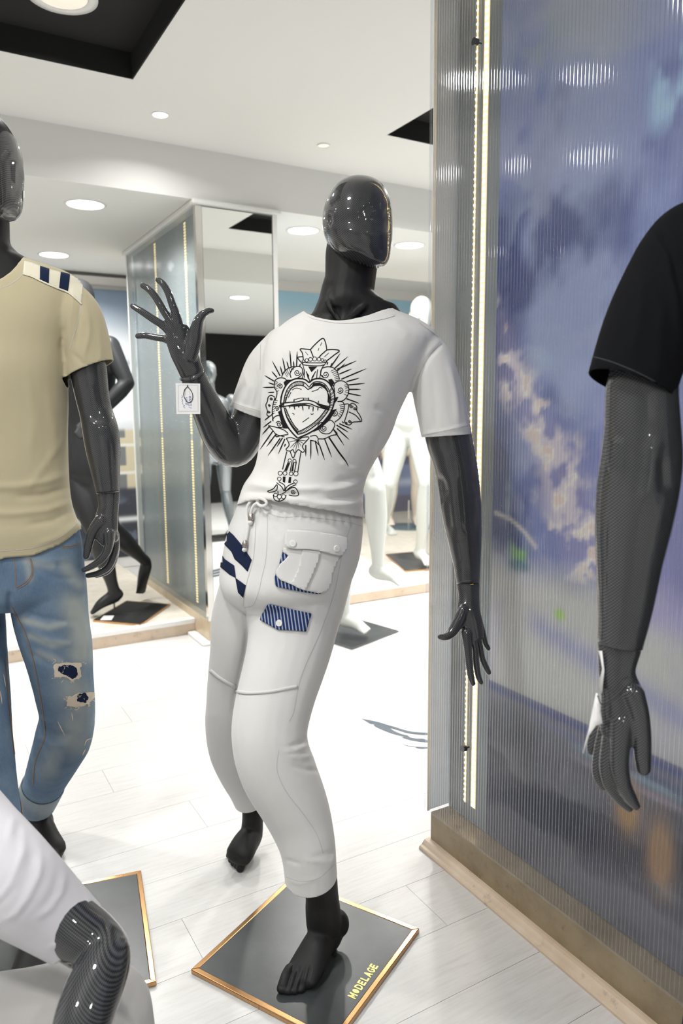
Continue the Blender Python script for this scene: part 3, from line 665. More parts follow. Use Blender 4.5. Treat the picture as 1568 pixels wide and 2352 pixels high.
def section_ring(me, c, n, reach=.06, r=.0010):
    """thin closed bead lying in the cut of a skin by a plane"""
    c = np.asarray(c, float); n = nrm(np.asarray(n, float)); a = co(me); e = np.empty(len(me.edges)*2, int); me.edges.foreach_get('vertices', e); e = e.reshape(-1, 2)
    s = (a-c)@n; k_ = (s[e[:,0]]*s[e[:,1]] < 0); e = e[k_]; t = s[e[:,0]]/(s[e[:,0]]-s[e[:,1]]); p = a[e[:,0]]*(1-t)[:,None]+a[e[:,1]]*t[:,None]
    p = p[np.linalg.norm(p-c, axis=1) < reach]; m_ = p.mean(0); u = nrm(np.cross(n, [.3,.5,.8])); w = np.cross(n, u); th = np.arctan2((p-m_)@w, (p-m_)@u); o = np.argsort(th)
    bins = np.linspace(-math.pi, math.pi, 33)[:-1]; rad = np.interp(bins, th[o], np.linalg.norm(p-m_, axis=1)[o], period=2*math.pi)
    q = np.array([m_+(u*math.cos(b)+w*math.sin(b))*rr for b, rr in zip(bins, rad)]); q = np.vstack([q, q[:1]])
    mb = MB(); loft(mb, q, np.full(len(q), r), np.full(len(q), r), lat=n, seg=6, sub=1, caps=(0,0)); return mb.mesh('wrist_seam')
def patch(mb, bvh, poly, off=.0008, step=5.0):
    """filled picture polygon laid on the skin (grid clipped to the polygon)"""
    poly = [tuple(p) for p in poly]; bm = bmesh.new()
    vs_ = [bm.verts.new((p[0], p[1], 0)) for p in poly]; bm.faces.new(vs_)
    xs = [p[0] for p in poly]; ys = [p[1] for p in poly]
    for ax, lo, hi in ((0, min(xs), max(xs)), (1, min(ys), max(ys))):
        v = lo+step
        while v < hi:
            bmesh.ops.bisect_plane(bm, geom=bm.verts[:]+bm.edges[:]+bm.faces[:], plane_co=(v, v, 0), plane_no=(1, 0, 0) if ax == 0 else (0, 1, 0), dist=1e-4); v += step
    bmesh.ops.triangulate(bm, faces=bm.faces[:]); idx = {}
    for v in bm.verts:
        h = hit(bvh, v.co.x, v.co.y, off)
        if h is not None: idx[v.index if False else v] = len(mb.v); mb.v.append(tuple(h[0]))
    for f in bm.faces:
        if all(v in idx for v in f.verts): mb.f.append(tuple(idx[v] for v in f.verts))
    bm.free()
def crop_pts(pts, ox, oy, s): return [(ox+a/s, oy+b/s) for a, b in pts]
def cord(mb, pts, r, seg=10, sub=5, caps=(1, 1)):
    pts = np.array(pts, float); return loft(mb, pts, np.full(len(pts), r), np.full(len(pts), r), lat=np.array([.31, .2, .93]) if False else None, seg=seg, sub=sub, caps=caps)
def base_plate(corners, lab, mat='slab', rim='brass', h=.012, rimw=.014, z=0.0, rimlab='brass edging'):
    """flat display base: slab with four mitred edging bars"""
    c = np.array(corners, float)[:, :2]; ctr = c.mean(0); R = root('display_base', (ctr[0], ctr[1], z), lab, 'base plate')
    if sum((c[i][0]*c[(i+1) % 4][1]-c[(i+1) % 4][0]*c[i][1]) for i in range(4)) < 0: c = c[::-1]
    inn = []
    for i in range(4):
        a, b, d = c[i-1], c[i], c[(i+1) % 4]; e1 = nrm(a-b); e2 = nrm(d-b); inn.append(b+(e1+e2)*rimw)
    inn = np.array(inn); o = part('slab', MB().prism([tuple(p) for p in inn], z+.001, z+h-.0012).mesh('slab'), M[mat], R)
    for i in range(4):
        j = (i+1) % 4; q = [c[i], c[j], inn[j], inn[i]]
        e = part('edging', MB().prism([tuple(p) for p in q], z, z+h).mesh('edging'), M[rim], R); bevel(e, .002)
    return R
# ================================================================== MAIN MANNEQUIN (white tee, white joggers)
DEEP[0] = lambda y: .20 if y < 1300 else .20*min(1, max(0, (1950-y)/650))
TURN = RGT*math.cos(.21)-HF*math.sin(.21)
mroot = root('mannequin', PZ(712,2215,.012), 'black carbon-patterned mannequin in white heart-print tee and white cargo joggers, waving', 'mannequin')
MR = mroot
def toes(mb, lst, zt, zb):
    for (bx, by, tx, ty, r) in lst:
        b = PZ(bx, by, zb); t = PZ(tx, ty, zt+r*.6); m_ = (b+t)/2; m_[2] += .006
        loft(mb, np.array([b, m_, t]), np.array([r*1.05, r, r*.92]), np.array([r*1.0, r*.95, r*.8]), lat=RGT, seg=14, sub=4)
# body: neck, trunk, legs and feet in one piece
mb = MB()
trace(mb, [(808,548,1.66,112,.95),(808,585,1.655,122,.95),(804,640,1.645,117,.95),(799,668,1.642,124,.9),(800,692,1.64,150,.8),(803,712,1.638,190,.6),(806,733,1.636,240,.45),(806,785,1.634,320,.45)])
trace(mb, [(760,672,1.60,20),(757,700,1.585,16),(778,733,1.555,12)]); trace(mb, [(850,690,1.60,18),(810,728,1.56,14),(790,740,1.55,12)])
rows(mb, [(640,965,780,1.64,.09),(612,925,860,1.63,.10),(610,890,960,1.61,.10),(600,850,1060,1.60,.10),(570,815,1140,1.59,.10),(535,810,1230,1.59,.11),(530,780,1325,1.59,.09),(565,735,1370,1.60,.045)], TURN)
trace(mb, [(690,1330,1.60,190),(666,1472,1.58,165),(625,1650,1.555,140),(630,1740,1.57,130),(672,1830,1.60,120),(705,1930,1.615,92),(731,2005,1.628,82),(739,2055,1.637,76),(741,2085,1.642,80),(744,2120,1.648,82)])
trace(mb, [(575,1400,1.68,120),(545,1550,1.76,100),(532,1680,1.86,88),(552,1780,1.98,74),(576,1840,2.05,50),(580,1870,2.055,48),(579,1900,2.06,50),(577,1918,2.06,52)])
FL = np.array([.50,-.866,0.0]); 
ax = PZ(680,2262,.03)-P(765,2125,1.665); FL = nrm(np.cross([0,0,1.0], ax)); 
loft(mb, np.array([P(772,2118,1.672), P(758,2140,1.655), P(735,2165,1.625), P(709,2213,1.578), P(690,2245,1.548)]), np.array([.022,.032,.035,.043,.043]), np.array([.030,.046,.046,.029,.018]), lat=FL, seg=24)
ball(mb, P(777,2120,1.675), (.026,.030,.034))
toes(mb, [(666,2226,646,2272,.0128),(680,2230,661,2277,.0098),(693,2231,676,2277,.0094),(706,2229,692,2274,.0092),(719,2222,708,2265,.0094)], .012, .036)
ax2 = PZ(545,1985,.02)-P(582,1905,2.08); FL2 = nrm(np.cross([0,0,1.0], ax2))
loft(mb, np.array([P(584,1908,2.085), P(578,1918,2.06), P(563,1938,2.03), P(551,1960,2.0), P(546,1972,1.99)]), np.array([.024,.032,.039,.043,.039]), np.array([.030,.040,.038,.026,.016]), lat=FL2, seg=24)
toes(mb, [(566,1966,551,1996,.0132),(558,1966,543,1990,.010),(549,1962,535,1984,.0096),(541,1957,529,1976,.0092),(534,1950,524,1966,.0088)], .0, .034)
me = fuse(mb, .0034, 4)
sculpt(me, [([(674,2218),(658,2272)],-4,2.4),([(687,2222),(670,2276)],-3.5,2.2),([(700,2222),(685,2276)],-3.5,2.2),([(713,2218),(701,2270)],-3.5,2.2),([(640,2264),(650,2268)],-.8,2),([(640,2266),(652,2268)],-1.0,2),
            ([(757,645),(755,690)],-3,9),([(775,700),(770,735)],-5,10),([(800,700),(840,715)],-3,14)])
part('body', me, M['matte_black'], MR, smooth=True)
# head
mb = MB()
rows(mb, [(812,838,410.5,1.66,.018),(786,862,419,1.66,.052),(768,879,432,1.66,.076),(756,890,450,1.655,.093),(745,898,475,1.65,.103),(740,901,506,1.645,.105),(743,901,535,1.64,.101),(751,900,556,1.63,.096),(761,898,572,1.62,.086),(775,896,586,1.61,.073),(801,892,598,1.60,.056),(830,886,607,1.59,.038),(850,878,613,1.587,.020)], RGT, seg=40, sub=5, power=2.15)
ball(mb, P(752,505,1.650), (.009,.024,.031), lat=RGT)
me = fuse(mb, .0030, 9)
sculpt(me, [([(836,474),(852,488)],-1.8,15),([(886,480),(893,490)],-1.5,9),([(873,470),(877,520),(875,550)],1.8,9),([(756,492),(760,512)],-4,5),([(750,486),(766,492),(768,512),(760,528)],2.0,3.2)])
part('head', me, M['carbon'], MR, smooth=True)
# right arm (raised) and left arm (hanging)
mb = MB()
trace(mb, [(622,835,1.70,70),(604,885,1.705,84),(583,942,1.712,86),(561,1000,1.713,90),(537,1030,1.706,88),(510,1006,1.680,86),(488,963,1.648,79),(462,908,1.608,67),(441,858,1.577,57)], caps=(1,.15), sub=6)
me = fuse(mb, .0035, 6); ws = section_ring(me, P(442,861,1.579), P(441,858,1.577)-P(462,908,1.608)); part('wrist_seam', ws, M['groove_black'], MR); part('arm', me, M['carbon'], MR, smooth=True)
mb = MB()
trace(mb, [(992,850,1.605,84),(1006,890,1.605,98),(1022,960,1.605,106),(1031,1010,1.605,106),(1044,1060,1.605,99),(1053,1112,1.603,95),(1059,1172,1.597,92),(1066,1235,1.588,79),(1072,1295,1.58,63),(1075,1341,1.575,53)], caps=(1,.1))
me = fuse(mb, .0035, 6); sculpt(me, [([(1003,1092),(1016,1110),(1022,1140)],-5,9),([(1040,1080),(1046,1170),(1055,1240)],3,12),([(1026,1150),(1034,1220)],-3,8)]); ws = section_ring(me, P(1074.5,1338,1.576), P(1075,1341,1.575)-P(1072,1295,1.58)); part('wrist_seam', ws, M['steel_dark'], MR); part('arm', me, M['carbon'], MR, smooth=True)
def hand(tubes, sm=5, folds=()):
    mb = MB()
    for t in tubes: trace(mb, t, seg=18)
    me = fuse(mb, .0019, sm)
    if folds: sculpt(me, folds)
    return me
HRr = [[(440.5,856,1.576,56,.66),(431,832,1.57,59,.62),(421,806,1.565,63,.48),(414,778,1.562,66,.38),(407,756,1.56,52,.36)],
       [(436,820,1.558,34,.8),(446,782,1.55,34,.75),(451,752,1.547,28,.8),(458,732,1.547,22),(468,720,1.548,17.5),(479,714,1.55,14),(487,713.5,1.552,11)],
       [(412,760,1.56,27,.8),(404,722,1.557,20),(396,700,1.555,18.5),(386,672,1.555,17),(374,652,1.557,16),(363,643,1.56,13.5)],
       [(404,762,1.56,26,.8),(391,738,1.558,19),(376,714,1.556,18.5),(357,682,1.555,17.5),(341,664,1.557,16),(328,656,1.56,14)],
       [(400,772,1.562,24,.8),(376,749,1.56,19),(352,733,1.558,18),(328,717,1.558,16.5),(305,703,1.56,13.5)],
       [(402,790,1.565,24,.8),(380,779,1.563,18),(357,775,1.562,16),(335,771,1.562,15),(317,772,1.563,14)]]
rh = hand(HRr, 4, [([(414,742),(404,765),(408,790),(424,812)],-2.6,4),([(430,748),(428,775),(434,800)],-2.4,6),([(402,775),(412,790)],1.5,6),([(396,805),(410,835)],1.6,8)])
part('hand', rh, M['carbon'], MR, smooth=True)
HLl = [[(1075,1342,1.575,53,.62),(1077,1372,1.57,48,.66),(1076,1405,1.566,54,.6),(1082,1435,1.563,54,.48),(1089,1466,1.562,44,.42)],
       [(1064,1400,1.558,24),(1050,1432,1.552,26),(1036,1454,1.546,22),(1022,1463,1.542,16.5),(1010,1463,1.54,12)],
       [(1070,1452,1.556,24,.85),(1074,1490,1.552,19),(1077,1522,1.55,17),(1081,1553,1.552,16),(1086,1570,1.556,12)],
       [(1084,1460,1.564,18),(1091,1490,1.563,15),(1093,1522,1.562,15),(1098,1552,1.565,14),(1104,1567,1.568,11.5)],
       [(1094,1452,1.575,17),(1102,1485,1.578,14),(1107,1512,1.58,14),(1116,1533,1.585,14),(1122,1544,1.587,12)],
       [(1100,1425,1.582,16),(1109,1456,1.588,13.5),(1114,1477,1.592,12.5),(1121,1489,1.595,11)]]
part('hand', hand(HLl, 4), M['carbon'], MR, smooth=True)
def ringband(pts, mat, nm, rt, r=.0011):
    """closed thin ring given as picture points with distances"""
    mb = MB(); C = np.array([P(*p) for p in pts]+[P(*pts[0])]); loft(mb, C, np.full(len(C), r), np.full(len(C), r), lat=(.2,.3,.93), seg=8, sub=5)
    return part(nm, mb.mesh(nm), M[mat], rt, smooth=True)
part('wrist_pin', MB().cyl(P(1080,1342.5,1.5548), P(1087,1341.6,1.5548), .0014).mesh('wrist_pin'), M['gold_leaf'], MR)
pz = PZ(768,2196,.0125); part('heel_rod', MB().cyl(pz, pz+np.array([0,0,.07]), .006, n=20).mesh('heel_rod'), M['chrome'], MR, smooth=True)

# ---- tee shirt
mb = MB()
rows(mb, [(716,890,676,1.652,.062),(708,898,700,1.650,.066),(694,912,715,1.646,.074),(650,966,738,1.642,.088),(612,1002,770,1.636,.102),(600,986,818,1.63,.116),(598,950,880,1.62,.122),(596,918,945,1.61,.122),(595,897,1000,1.60,.120),(584,855,1070,1.592,.116),(558,838,1112,1.587,.118),(545,834,1150,1.584,.124),(536,838,1190,1.582,.128),(531,838,1215,1.582,.128)], TURN, seg=40)
trace(mb, [(650,792,1.692,86),(622,842,1.70,111),(598,898,1.705,112),(576,962,1.712,108)], ratio=.95, caps=(1,0))
trace(mb, [(960,794,1.605,100),(990,846,1.60,112),(1010,925,1.60,116),(1028,1022,1.602,113)], ratio=.98, caps=(1,0))
tee = fuse(mb, .0042, 10)
HEM = [(500,1168),(530,1164),(566,1152),(604,1147),(645,1153),(704,1164),(763,1174),(821,1186),(860,1192)]
sculpt(tee, [([(545,1150),(600,1140),(700,1150),(830,1176)],4.25,7),([(560,1108),(620,1120),(700,1124),(760,1120)],5.95,8),([(555,1128),(620,1135),(690,1138)],-3.40,6),([(830,1105),(790,1120),(740,1128)],6.80,7),([(836,1128),(800,1140),(745,1146)],-5.10,6),([(838,1150),(800,1158),(730,1158)],6.80,7),([(846,1090),(810,1098),(770,1104)],-5.10,6),
    ([(905,960),(870,1010),(850,1060)],-5.10,9),([(905,955),(885,940),(860,935)],-3.40,8),([(925,930),(905,990),(870,1050)],4.25,7),([(595,960),(612,1010),(640,1060)],-3.40,8),([(1018,786),(985,820),(955,870),(938,930)],-5.95,5),([(612,772),(600,810),(598,870)],-4.25,5),
    ([(560,850),(570,890),(560,930)],3.40,6),([(585,840),(592,890),(585,940)],-3.40,6),([(1030,830),(1045,900),(1052,985)],3.40,7),([(990,860),(1000,930),(998,1000)],-2.72,8),([(780,1060),(800,1075),(830,1078)],3.40,6),([(700,745),(690,800)],2.04,12),([(905,735),(940,780)],2.04,12),([(534,926),(560,936),(596,946)],2.38,4),([(968,998),(1020,990),(1078,976)],2.38,4)], 2.0, 13)
cut(tee, [(P(575,946,1.71), P(574,966,1.713)-P(598,898,1.705)+np.array([0,0,-.006]), .085), (P(1025,1000,1.60), P(1028,1022,1.602)-P(1010,925,1.60)+UPV*-.03-RGT*.012, .085)])
neckline(tee, P(803,718,1.645), TURN, .108, P(703,716,1.655)[2], P(785,738,1.56)[2])
hx, hy = zip(*HEM)
cut_fn(tee, lambda c: (lambda x, y, z: y < np.interp(x, hx, hy))(*proj(c)))
TB = skin(tee)
to = part('t_shirt', tee, M['cotton_white'], MR, smooth=True); solid(to, .0016)
# seams and the neck rib
mb = MB(); ribbon(mb, TB, [(701,718),(715,728),(740,735),(778,740),(830,739),(875,732),(905,724)], 5, .0010); part('neck_rib', mb.mesh('neck_rib'), M['cotton_white'], MR, to, smooth=True)
for pl in ([(1019,785),(990,812),(962,860),(944,915)], [(600,766),(598,800),(597,850)], [(970,1000),(1020,990),(1078,977)], [(532,924),(560,934),(596,944)], [(963,742),(1019,784)]):
    sm = MB(); ribbon(sm, TB, pl, 1.3, .0004, step=5); part('seam_line', sm.mesh('seam_line'), M['seam_grey'], MR, to)
# ---- printed heart on the tee
PR = MB(); S = 4.612
def k(pts, w=6, taper=(1, 1), closed=False, smooth=True): ribbon(PR, TB, crop_pts(pts, 560, 740, S), w*1.4/S, .0005, 2.2, taper, closed, smooth)
def fl(pts): patch(PR, TB, crop_pts(pts, 560, 740, S), .00045, 6.0)
def circ(cx, cy, r, w=5): k([(cx+r*math.cos(a), cy+r*math.sin(a)) for a in np.linspace(0, 2*math.pi, 11)], w)
def spir(cx, cy, r, turns=1.6, ph=0, sgn=1, w=6):
    t = np.linspace(0, 1, 18); k([(cx+r*(1-.82*a)*math.cos(ph+sgn*turns*2*math.pi*a), cy+r*(1-.82*a)*math.sin(ph+sgn*turns*2*math.pi*a)) for a in t], w)
def hatch(a, b, n, w=4):
    a = catmull(np.array(a, float), 6); b = catmull(np.array(b, float), 6); ia = np.linspace(0, len(a)-1, n); ib = np.linspace(0, len(b)-1, n)
    for i, j in zip(ia, ib): k([tuple(a[int(i)]), tuple(b[int(j)])], w, smooth=False)
for r in ([(385,570),(300,410)],[(440,520),(410,380)],[(475,490),(455,415)],[(500,470),(487,300)],[(558,465),(565,310)],[(530,470),(525,410)],[(410,560),(385,465)],[(350,585),(295,520)],[(320,625),(220,565)],[(315,660),(260,640)],[(315,690),(200,692)],[(320,742),(255,745)],[(590,470),(600,440)],
          [(915,480),(1020,330)],[(960,490),(1100,365)],[(985,500),(1190,410)],[(985,520),(1070,440)],[(1010,550),(1140,495)],[(1030,605),(1295,492)],[(1085,630),(1220,592)],[(1105,665),(1280,648)],[(1110,712),(1235,712)],[(1105,755),(1240,780)],[(1085,810),(1220,860)],[(915,480),(935,430)],[(880,450),(890,420)],
          [(270,1000),(220,1040)],[(290,1050),(205,1115)],[(275,1100),(195,1190)],[(310,1150),(170,1350)],[(345,1180),(240,1320)],[(385,1230),(255,1415)],[(435,1235),(365,1395)],[(410,1225),(350,1320)],[(440,1290),(430,1320)],
          [(655,1300),(655,1420)],[(708,1250),(708,1455)],[(755,1255),(788,1415)],[(800,1300),(855,1460)],[(855,1240),(930,1430)],[(950,1140),(1060,1305)],[(985,1125),(1115,1245)],[(980,1090),(1105,1165)],[(1010,1075),(1145,1135)]):
    k(r, 9, (1, .25), smooth=False)
k([(900,1220),(1000,1370),(1075,1470),(1105,1530)], 12, (1,.3))
for l in ([(705,290),(760,230),(835,172),(865,220),(878,295)],[(705,292),(650,285),(595,285),(620,330),(630,400)],[(705,292),(735,370)],[(878,295),(940,290),(1012,303),(960,345),(890,400),(870,415)],[(878,295),(820,345),(795,375)],[(630,365),(570,375),(610,430),(622,450)]): k(l, 8)
for l in ([(825,215),(810,250)],[(795,275),(785,305)],[(900,325),(850,370)],[(650,315),(680,350)]): k(l, 4, smooth=False)
for c in ((630,415,15),(665,405,18),(705,395,20),(750,390,22),(795,393,20),(830,402,15),(860,412,13)): circ(*c)
for l in ([(620,420),(660,430),(750,432),(840,430),(880,415)],[(625,452),(700,460),(800,462),(850,452)],[(620,430),(625,455)],[(880,415),(850,455)],[(625,455),(638,520),(615,600)],[(850,455),(826,490),(800,600)],[(660,520),(690,600),(700,640)],[(760,520),(725,590),(700,640)],[(640,500),(640,590)],[(780,500),(770,590)]): k(l, 6)
for p in ([(680,470),(778,470),(715,530)],[(655,520),(692,565),(680,612)],[(760,515),(738,580),(712,592)],[(635,600),(690,640),(650,600)]): fl(p)
HO_L = [(690,640),(640,605),(560,598),(490,625),(440,680),(405,760),(390,850),(395,930),(420,1020),(465,1110),(520,1180),(570,1230)]
HO_R = [(690,640),(740,605),(810,598),(880,625),(930,690),(960,770),(955,850),(930,930),(880,1010),(800,1100),(700,1170),(570,1230)]
HI_L = [(690,690),(640,640),(570,628),(505,655),(455,720),(430,800),(420,870),(430,925),(455,1010),(510,1110),(572,1190)]
HI_R = [(690,690),(735,640),(800,632),(860,660),(905,730),(920,800),(910,870),(895,930),(840,1010),(760,1090),(660,1160),(572,1190)]
IN_L = [(680,715),(630,675),(560,672),(500,705),(460,780),(440,850)]; IN_L2 = [(440,905),(480,1000),(530,1090),(575,1140)]
IN_R = [(680,715),(740,675),(810,670),(860,700),(890,760),(890,850)]; IN_R2 = [(870,920),(800,1010),(720,1080),(640,1130),(575,1160)]
for l in (HO_L, HO_R): k(l, 11)
for l in (HI_L, HI_R): k(l, 7)
for l in (IN_L, IN_L2, IN_R, IN_R2): k(l, 7)
hatch(HI_L[1:7], IN_L[1:6], 26); hatch(HI_L[7:11], IN_L2, 20); hatch(HI_R[7:12], IN_R2, 34, 4); hatch(HO_R[4:8], HI_R[4:8], 12, 4)
for p in ([(735,645),(800,640),(860,668),(900,740),(880,735),(850,700),(805,674),(745,678),(700,712)],[(900,745),(916,800),(905,868),(890,850),(893,775)],[(930,935),(985,915),(905,1040),(800,1135),(730,1165),(800,1100),(880,1010)],[(428,905),(462,1005),(522,1100),(570,1160),(572,1190),(510,1110),(455,1010)],[(395,930),(362,950),(395,1060),(415,1125),(472,1128),(428,1050)],[(440,690),(460,640),(500,610),(450,610),(420,640)],[(930,690),(960,640),(930,600),(890,610)],[(960,800),(1000,790),(985,830),(960,860)]): fl(p)
for l in ([(395,860),(480,850),(560,845),(640,825),(720,835),(790,865),(860,885),(915,895)],[(390,900),(470,885),(540,870),(620,862),(700,865),(760,890),(830,910),(890,930)]): k(l, 8)
for p in ([(440,892),(560,874),(640,868),(700,880),(742,895),(640,887),(540,895)],[(370,880),(420,862),(410,890),(375,905)],[(760,862),(840,885),(915,905),(890,930),(820,905)]): fl(p)
for l in ([(485,890),(488,915)],[(530,885),(540,930)],[(580,888),(583,910)],[(620,890),(628,940)],[(690,890),(688,925)],[(735,895),(730,950)],[(785,900),(780,940)],[(530,845),(533,810)],[(630,822),(630,800)],[(685,825),(685,795)],[(790,855),(790,830)]): k(l, 8, (1,.2), smooth=False)
for l in ([(510,720),(545,700),(575,700),(610,715)],[(830,700),(800,690),(785,712),(720,735)],[(510,965),(530,970),(530,985)],[(710,965),(715,980),(738,968)],[(690,1010),(620,1060)],[(540,820),(600,805),(680,808)],[(470,800),(500,740)]): k(l, 5)
for l in ([(500,590),(490,540),(530,480),(590,470),(620,500),(612,560),(570,590)],[(400,580),(430,520),(490,480),(540,470)],[(320,690),(330,620),(380,590),(440,600),(455,640)],[(320,690),(350,740),(345,790),(330,830)],[(455,640),(420,720),(390,800)],
          [(330,795),(290,775),(258,795),(250,840),(233,880),(250,940),(245,985),(280,995),(310,960)],[(330,800),(310,870),(300,960),(310,1050)],[(300,1040),(330,1000),(390,990),(420,1050),(410,1110),(360,1115)],[(260,1095),(330,1110),(420,1140),(470,1180)],[(260,1095),(310,1150),(345,1190),(430,1215)],[(345,1190),(340,1215),(400,1200),(470,1190)],
          [(850,592),(815,560),(820,500),(870,475),(940,480),(990,530),(1012,605)],[(950,680),(970,640),(1030,620),(1090,650),(1110,710),(1095,780),(1050,830),(990,840)],[(990,840),(1050,850),(1060,920),(1020,1010),(960,1060)],[(915,640),(950,680),(960,740)],
          [(1055,870),(1110,880),(1060,1060),(1040,1050)],[(1110,880),(1150,858),(1192,890),(1195,940),(1222,980),(1247,1045),(1200,1055),(1150,1060),(1120,1088),(1075,1080)],[(1110,950),(1180,985),(1232,1042)],[(880,1050),(920,1038),(960,1080),(945,1130),(900,1180),(820,1170),(785,1110),(800,1070),(880,1050)],[(945,1130),(988,1185),(930,1200),(850,1235),(785,1240),(797,1302),(760,1265),(700,1250)],[(700,1210),(760,1200),(790,1240)],
          [(450,1230),(480,1300),(445,1350),(490,1365),(520,1350),(540,1390),(575,1350),(620,1378),(642,1360),(620,1310),(690,1222),(620,1222),(570,1245),(500,1222),(450,1230)],
          [(455,1370),(435,1450),(410,1560)],[(605,1370),(590,1460),(570,1590)],[(490,1370),(520,1440),(545,1390)],[(510,1480),(490,1580)],[(470,1480),(430,1580)],[(555,1480),(535,1590)],
          [(370,1690),(430,1730),(432,1785)],[(540,1700),(460,1740),(432,1790)],[(345,1700),(400,1745),(425,1790)],[(555,1720),(490,1750),(440,1795)],[(250,1790),(310,1765),(350,1720),(345,1780),(275,1803),(250,1790)],[(440,1790),(520,1750),(562,1775),(577,1832),(530,1842),(475,1830)],[(310,1830),(325,1880),(375,1897),(430,1872),(447,1832)],[(360,1790),(370,1830),(440,1800)],[(375,1870),(372,1895)]): k(l, 7)
for a in ((565,535,35,1.6,0,1),(385,680,30,1.6,3,1),(290,810,16),(270,880,14),(265,950,15),(350,910,25,1.5,2,-1),(370,1080,32,1.6,3.4,1),(865,555,38,1.6,3,-1),(1020,720,36,1.6,2.6,-1),(960,960,36,1.5,2.2,-1),(1135,890,20),(1175,915,18),(1120,1050,18),(1080,1065,15),(845,1125,34,1.6,3.2,-1),(520,1795,26)): spir(*a)
for c in ((485,1465,18),(535,1470,18),(385,1600,22),(435,1600,22),(500,1605,20),(550,1605,24),(375,1660,20),(545,1690,20),(335,1830,20),(375,1850,22),(420,1850,22)): circ(*c)
for p in ([(490,1490),(472,1490),(438,1572),(456,1576)],[(518,1490),(532,1490),(522,1582),(502,1576)],[(412,1635),(442,1635),(436,1702),(412,1692)],[(478,1640),(502,1640),(496,1707),(468,1702)]): fl(p)
for e in ((490,1330),(520,1340),(545,1380),(580,1340),(610,1320),(640,1290),(665,1255),(470,1270)): k([(570,1250),e], 4, (1,.4), smooth=False)
for (a, b, n) in (([(430,530),(470,490),(530,470)],[(460,580),(490,540),(520,510)],6),([(960,500),(1000,550),(1012,610)],[(920,520),(950,570),(965,620)],7),([(1090,660),(1110,710),(1095,780)],[(1060,670),(1075,715),(1060,760)],6),([(1055,870),(1055,940),(1020,1010)],[(1010,880),(1020,930),(990,980)],7),([(330,830),(310,900),(300,980)],[(360,830),(335,890),(325,960)],7),([(330,620),(320,680),(350,740)],[(360,640),(350,680),(370,720)],6)): hatch(a, b, n, 4)
part('printed_design', PR.mesh('printed_design'), M['print_black'], MR, to)

# ---- joggers
mb = MB()
rows(mb, [(566,822,1085,1.592,.095),(550,826,1140,1.588,.108),(536,832,1180,1.588,.116),(522,834,1215,1.585,.124),(508,826,1280,1.58,.130),(502,806,1335,1.58,.128),(520,780,1375,1.585,.100),(560,740,1410,1.59,.055)], TURN, seg=40)
trace(mb, [(700,1300,1.59,225),(676,1400,1.58,222),(667,1472,1.57,199),(653,1530,1.56,188),(636,1589,1.55,181),(622,1650,1.545,177),(619,1695,1.545,174),(627,1740,1.555,174),(645,1785,1.57,172),(668,1832,1.585,160),(688,1880,1.60,147),(705,1937,1.61,130),(712,1990,1.615,122),(716,2045,1.622,121)], ratio=.98, caps=(1,0))
trace(mb, [(585,1330,1.62,150),(560,1420,1.665,148),(550,1485,1.70,134),(540,1550,1.75,124),(532,1619,1.80,117),(528,1663,1.84,114),(534,1720,1.90,110),(548,1769,1.96,96),(566,1812,2.01,82),(580,1856,2.05,70)], ratio=.98, caps=(1,0))
jog = fuse(mb, .0046, 10)
sculpt(jog, [([(557,1372),(566,1457),(561,1501),(541,1583),(534,1640)],-6,5),([(707,1695),(690,1705),(665,1716)],-3,6),([(716,1735),(690,1740),(660,1738)],2.5,7),([(735,1770),(700,1768),(670,1760)],-2.5,6),([(707,1712),(680,1722),(650,1726)],3,5),([(822,1300),(800,1370),(775,1440)],-3,7),([(830,1240),(818,1330),(790,1410)],2.5,6),([(770,1975),(740,1980),(700,1975)],2,5),([(772,1950),(745,1962),(720,1968)],-2,5),([(768,1965),(755,1990)],2,5),([(655,1975),(690,1985)],-1.5,5),
   ([(659,2020),(688,2030),(757,2010)],1.2,5),([(600,1180),(640,1190)],2,6),([(625,1210),(640,1240)],-1.5,10),([(586,1195),(575,1300),(565,1390)],1.8,12),([(475,1640),(500,1650)],1.5,10)]
   + [([(x0, 1162+(x0-560)*.105),(x0+3, 1182+(x0-560)*.105)], 1.8 if i % 2 else -1.6, 4.5) for i, x0 in enumerate(range(590,836,9))], .9, 11)
cut(jog, [(P(714,2012,1.617), P(716,2045,1.622)-P(709,1970,1.612)+FWD*.012, .11), (P(575,1836,2.035), P(580,1856,2.05)-P(566,1812,2.01), .08), (P(690,1118,1.585), (0,0,1), .30)])
JB = skin(jog); jo = part('joggers', jog, M['fleece_white'], MR, smooth=True); solid(jo, .002)
def cq(pts): return crop_pts(pts, 440, 1120, 3.409)
def panelpart(name, pts, off, thick, mat, parent=None, step=5.0, sub=None):
    mb = MB(); patch(mb, JB, cq(pts), off, step); me = mb.mesh(name)
    o = part(name, me, M[mat], MR, sub or jo, smooth=True); solid(o, thick, 1 if False else 0); return o
panelpart('thigh_stripe', [(268,316),(330,372),(402,458),(472,565),(440,658),(395,610),(340,560),(315,502),(244,428)], .0014, .0006, 'navy')
panelpart('thigh_stripe', [(236,518),(262,560),(335,610),(349,708),(300,682),(229,622)], .0014, .0006, 'navy')
panelpart('thigh_stripe', [(345,706),(427,766),(406,860),(366,820)], .0014, .0006, 'navy')
panelpart('pocket_lining', [(720,488),(688,600),(654,700),(653,752),(670,775),(760,795),(880,815),(985,827),(1042,806),(960,700),(800,560)], .004, .003, 'ticking')
panelpart('pocket', [(726,470),(860,478),(1000,490),(1152,520),(1120,590),(1095,650),(1078,740),(1060,785),(1030,808),(980,815),(880,797),(770,752),(700,725),(668,688),(667,650),(700,595),(740,560),(760,530),(722,505)], .0065, .005, 'fleece_white')
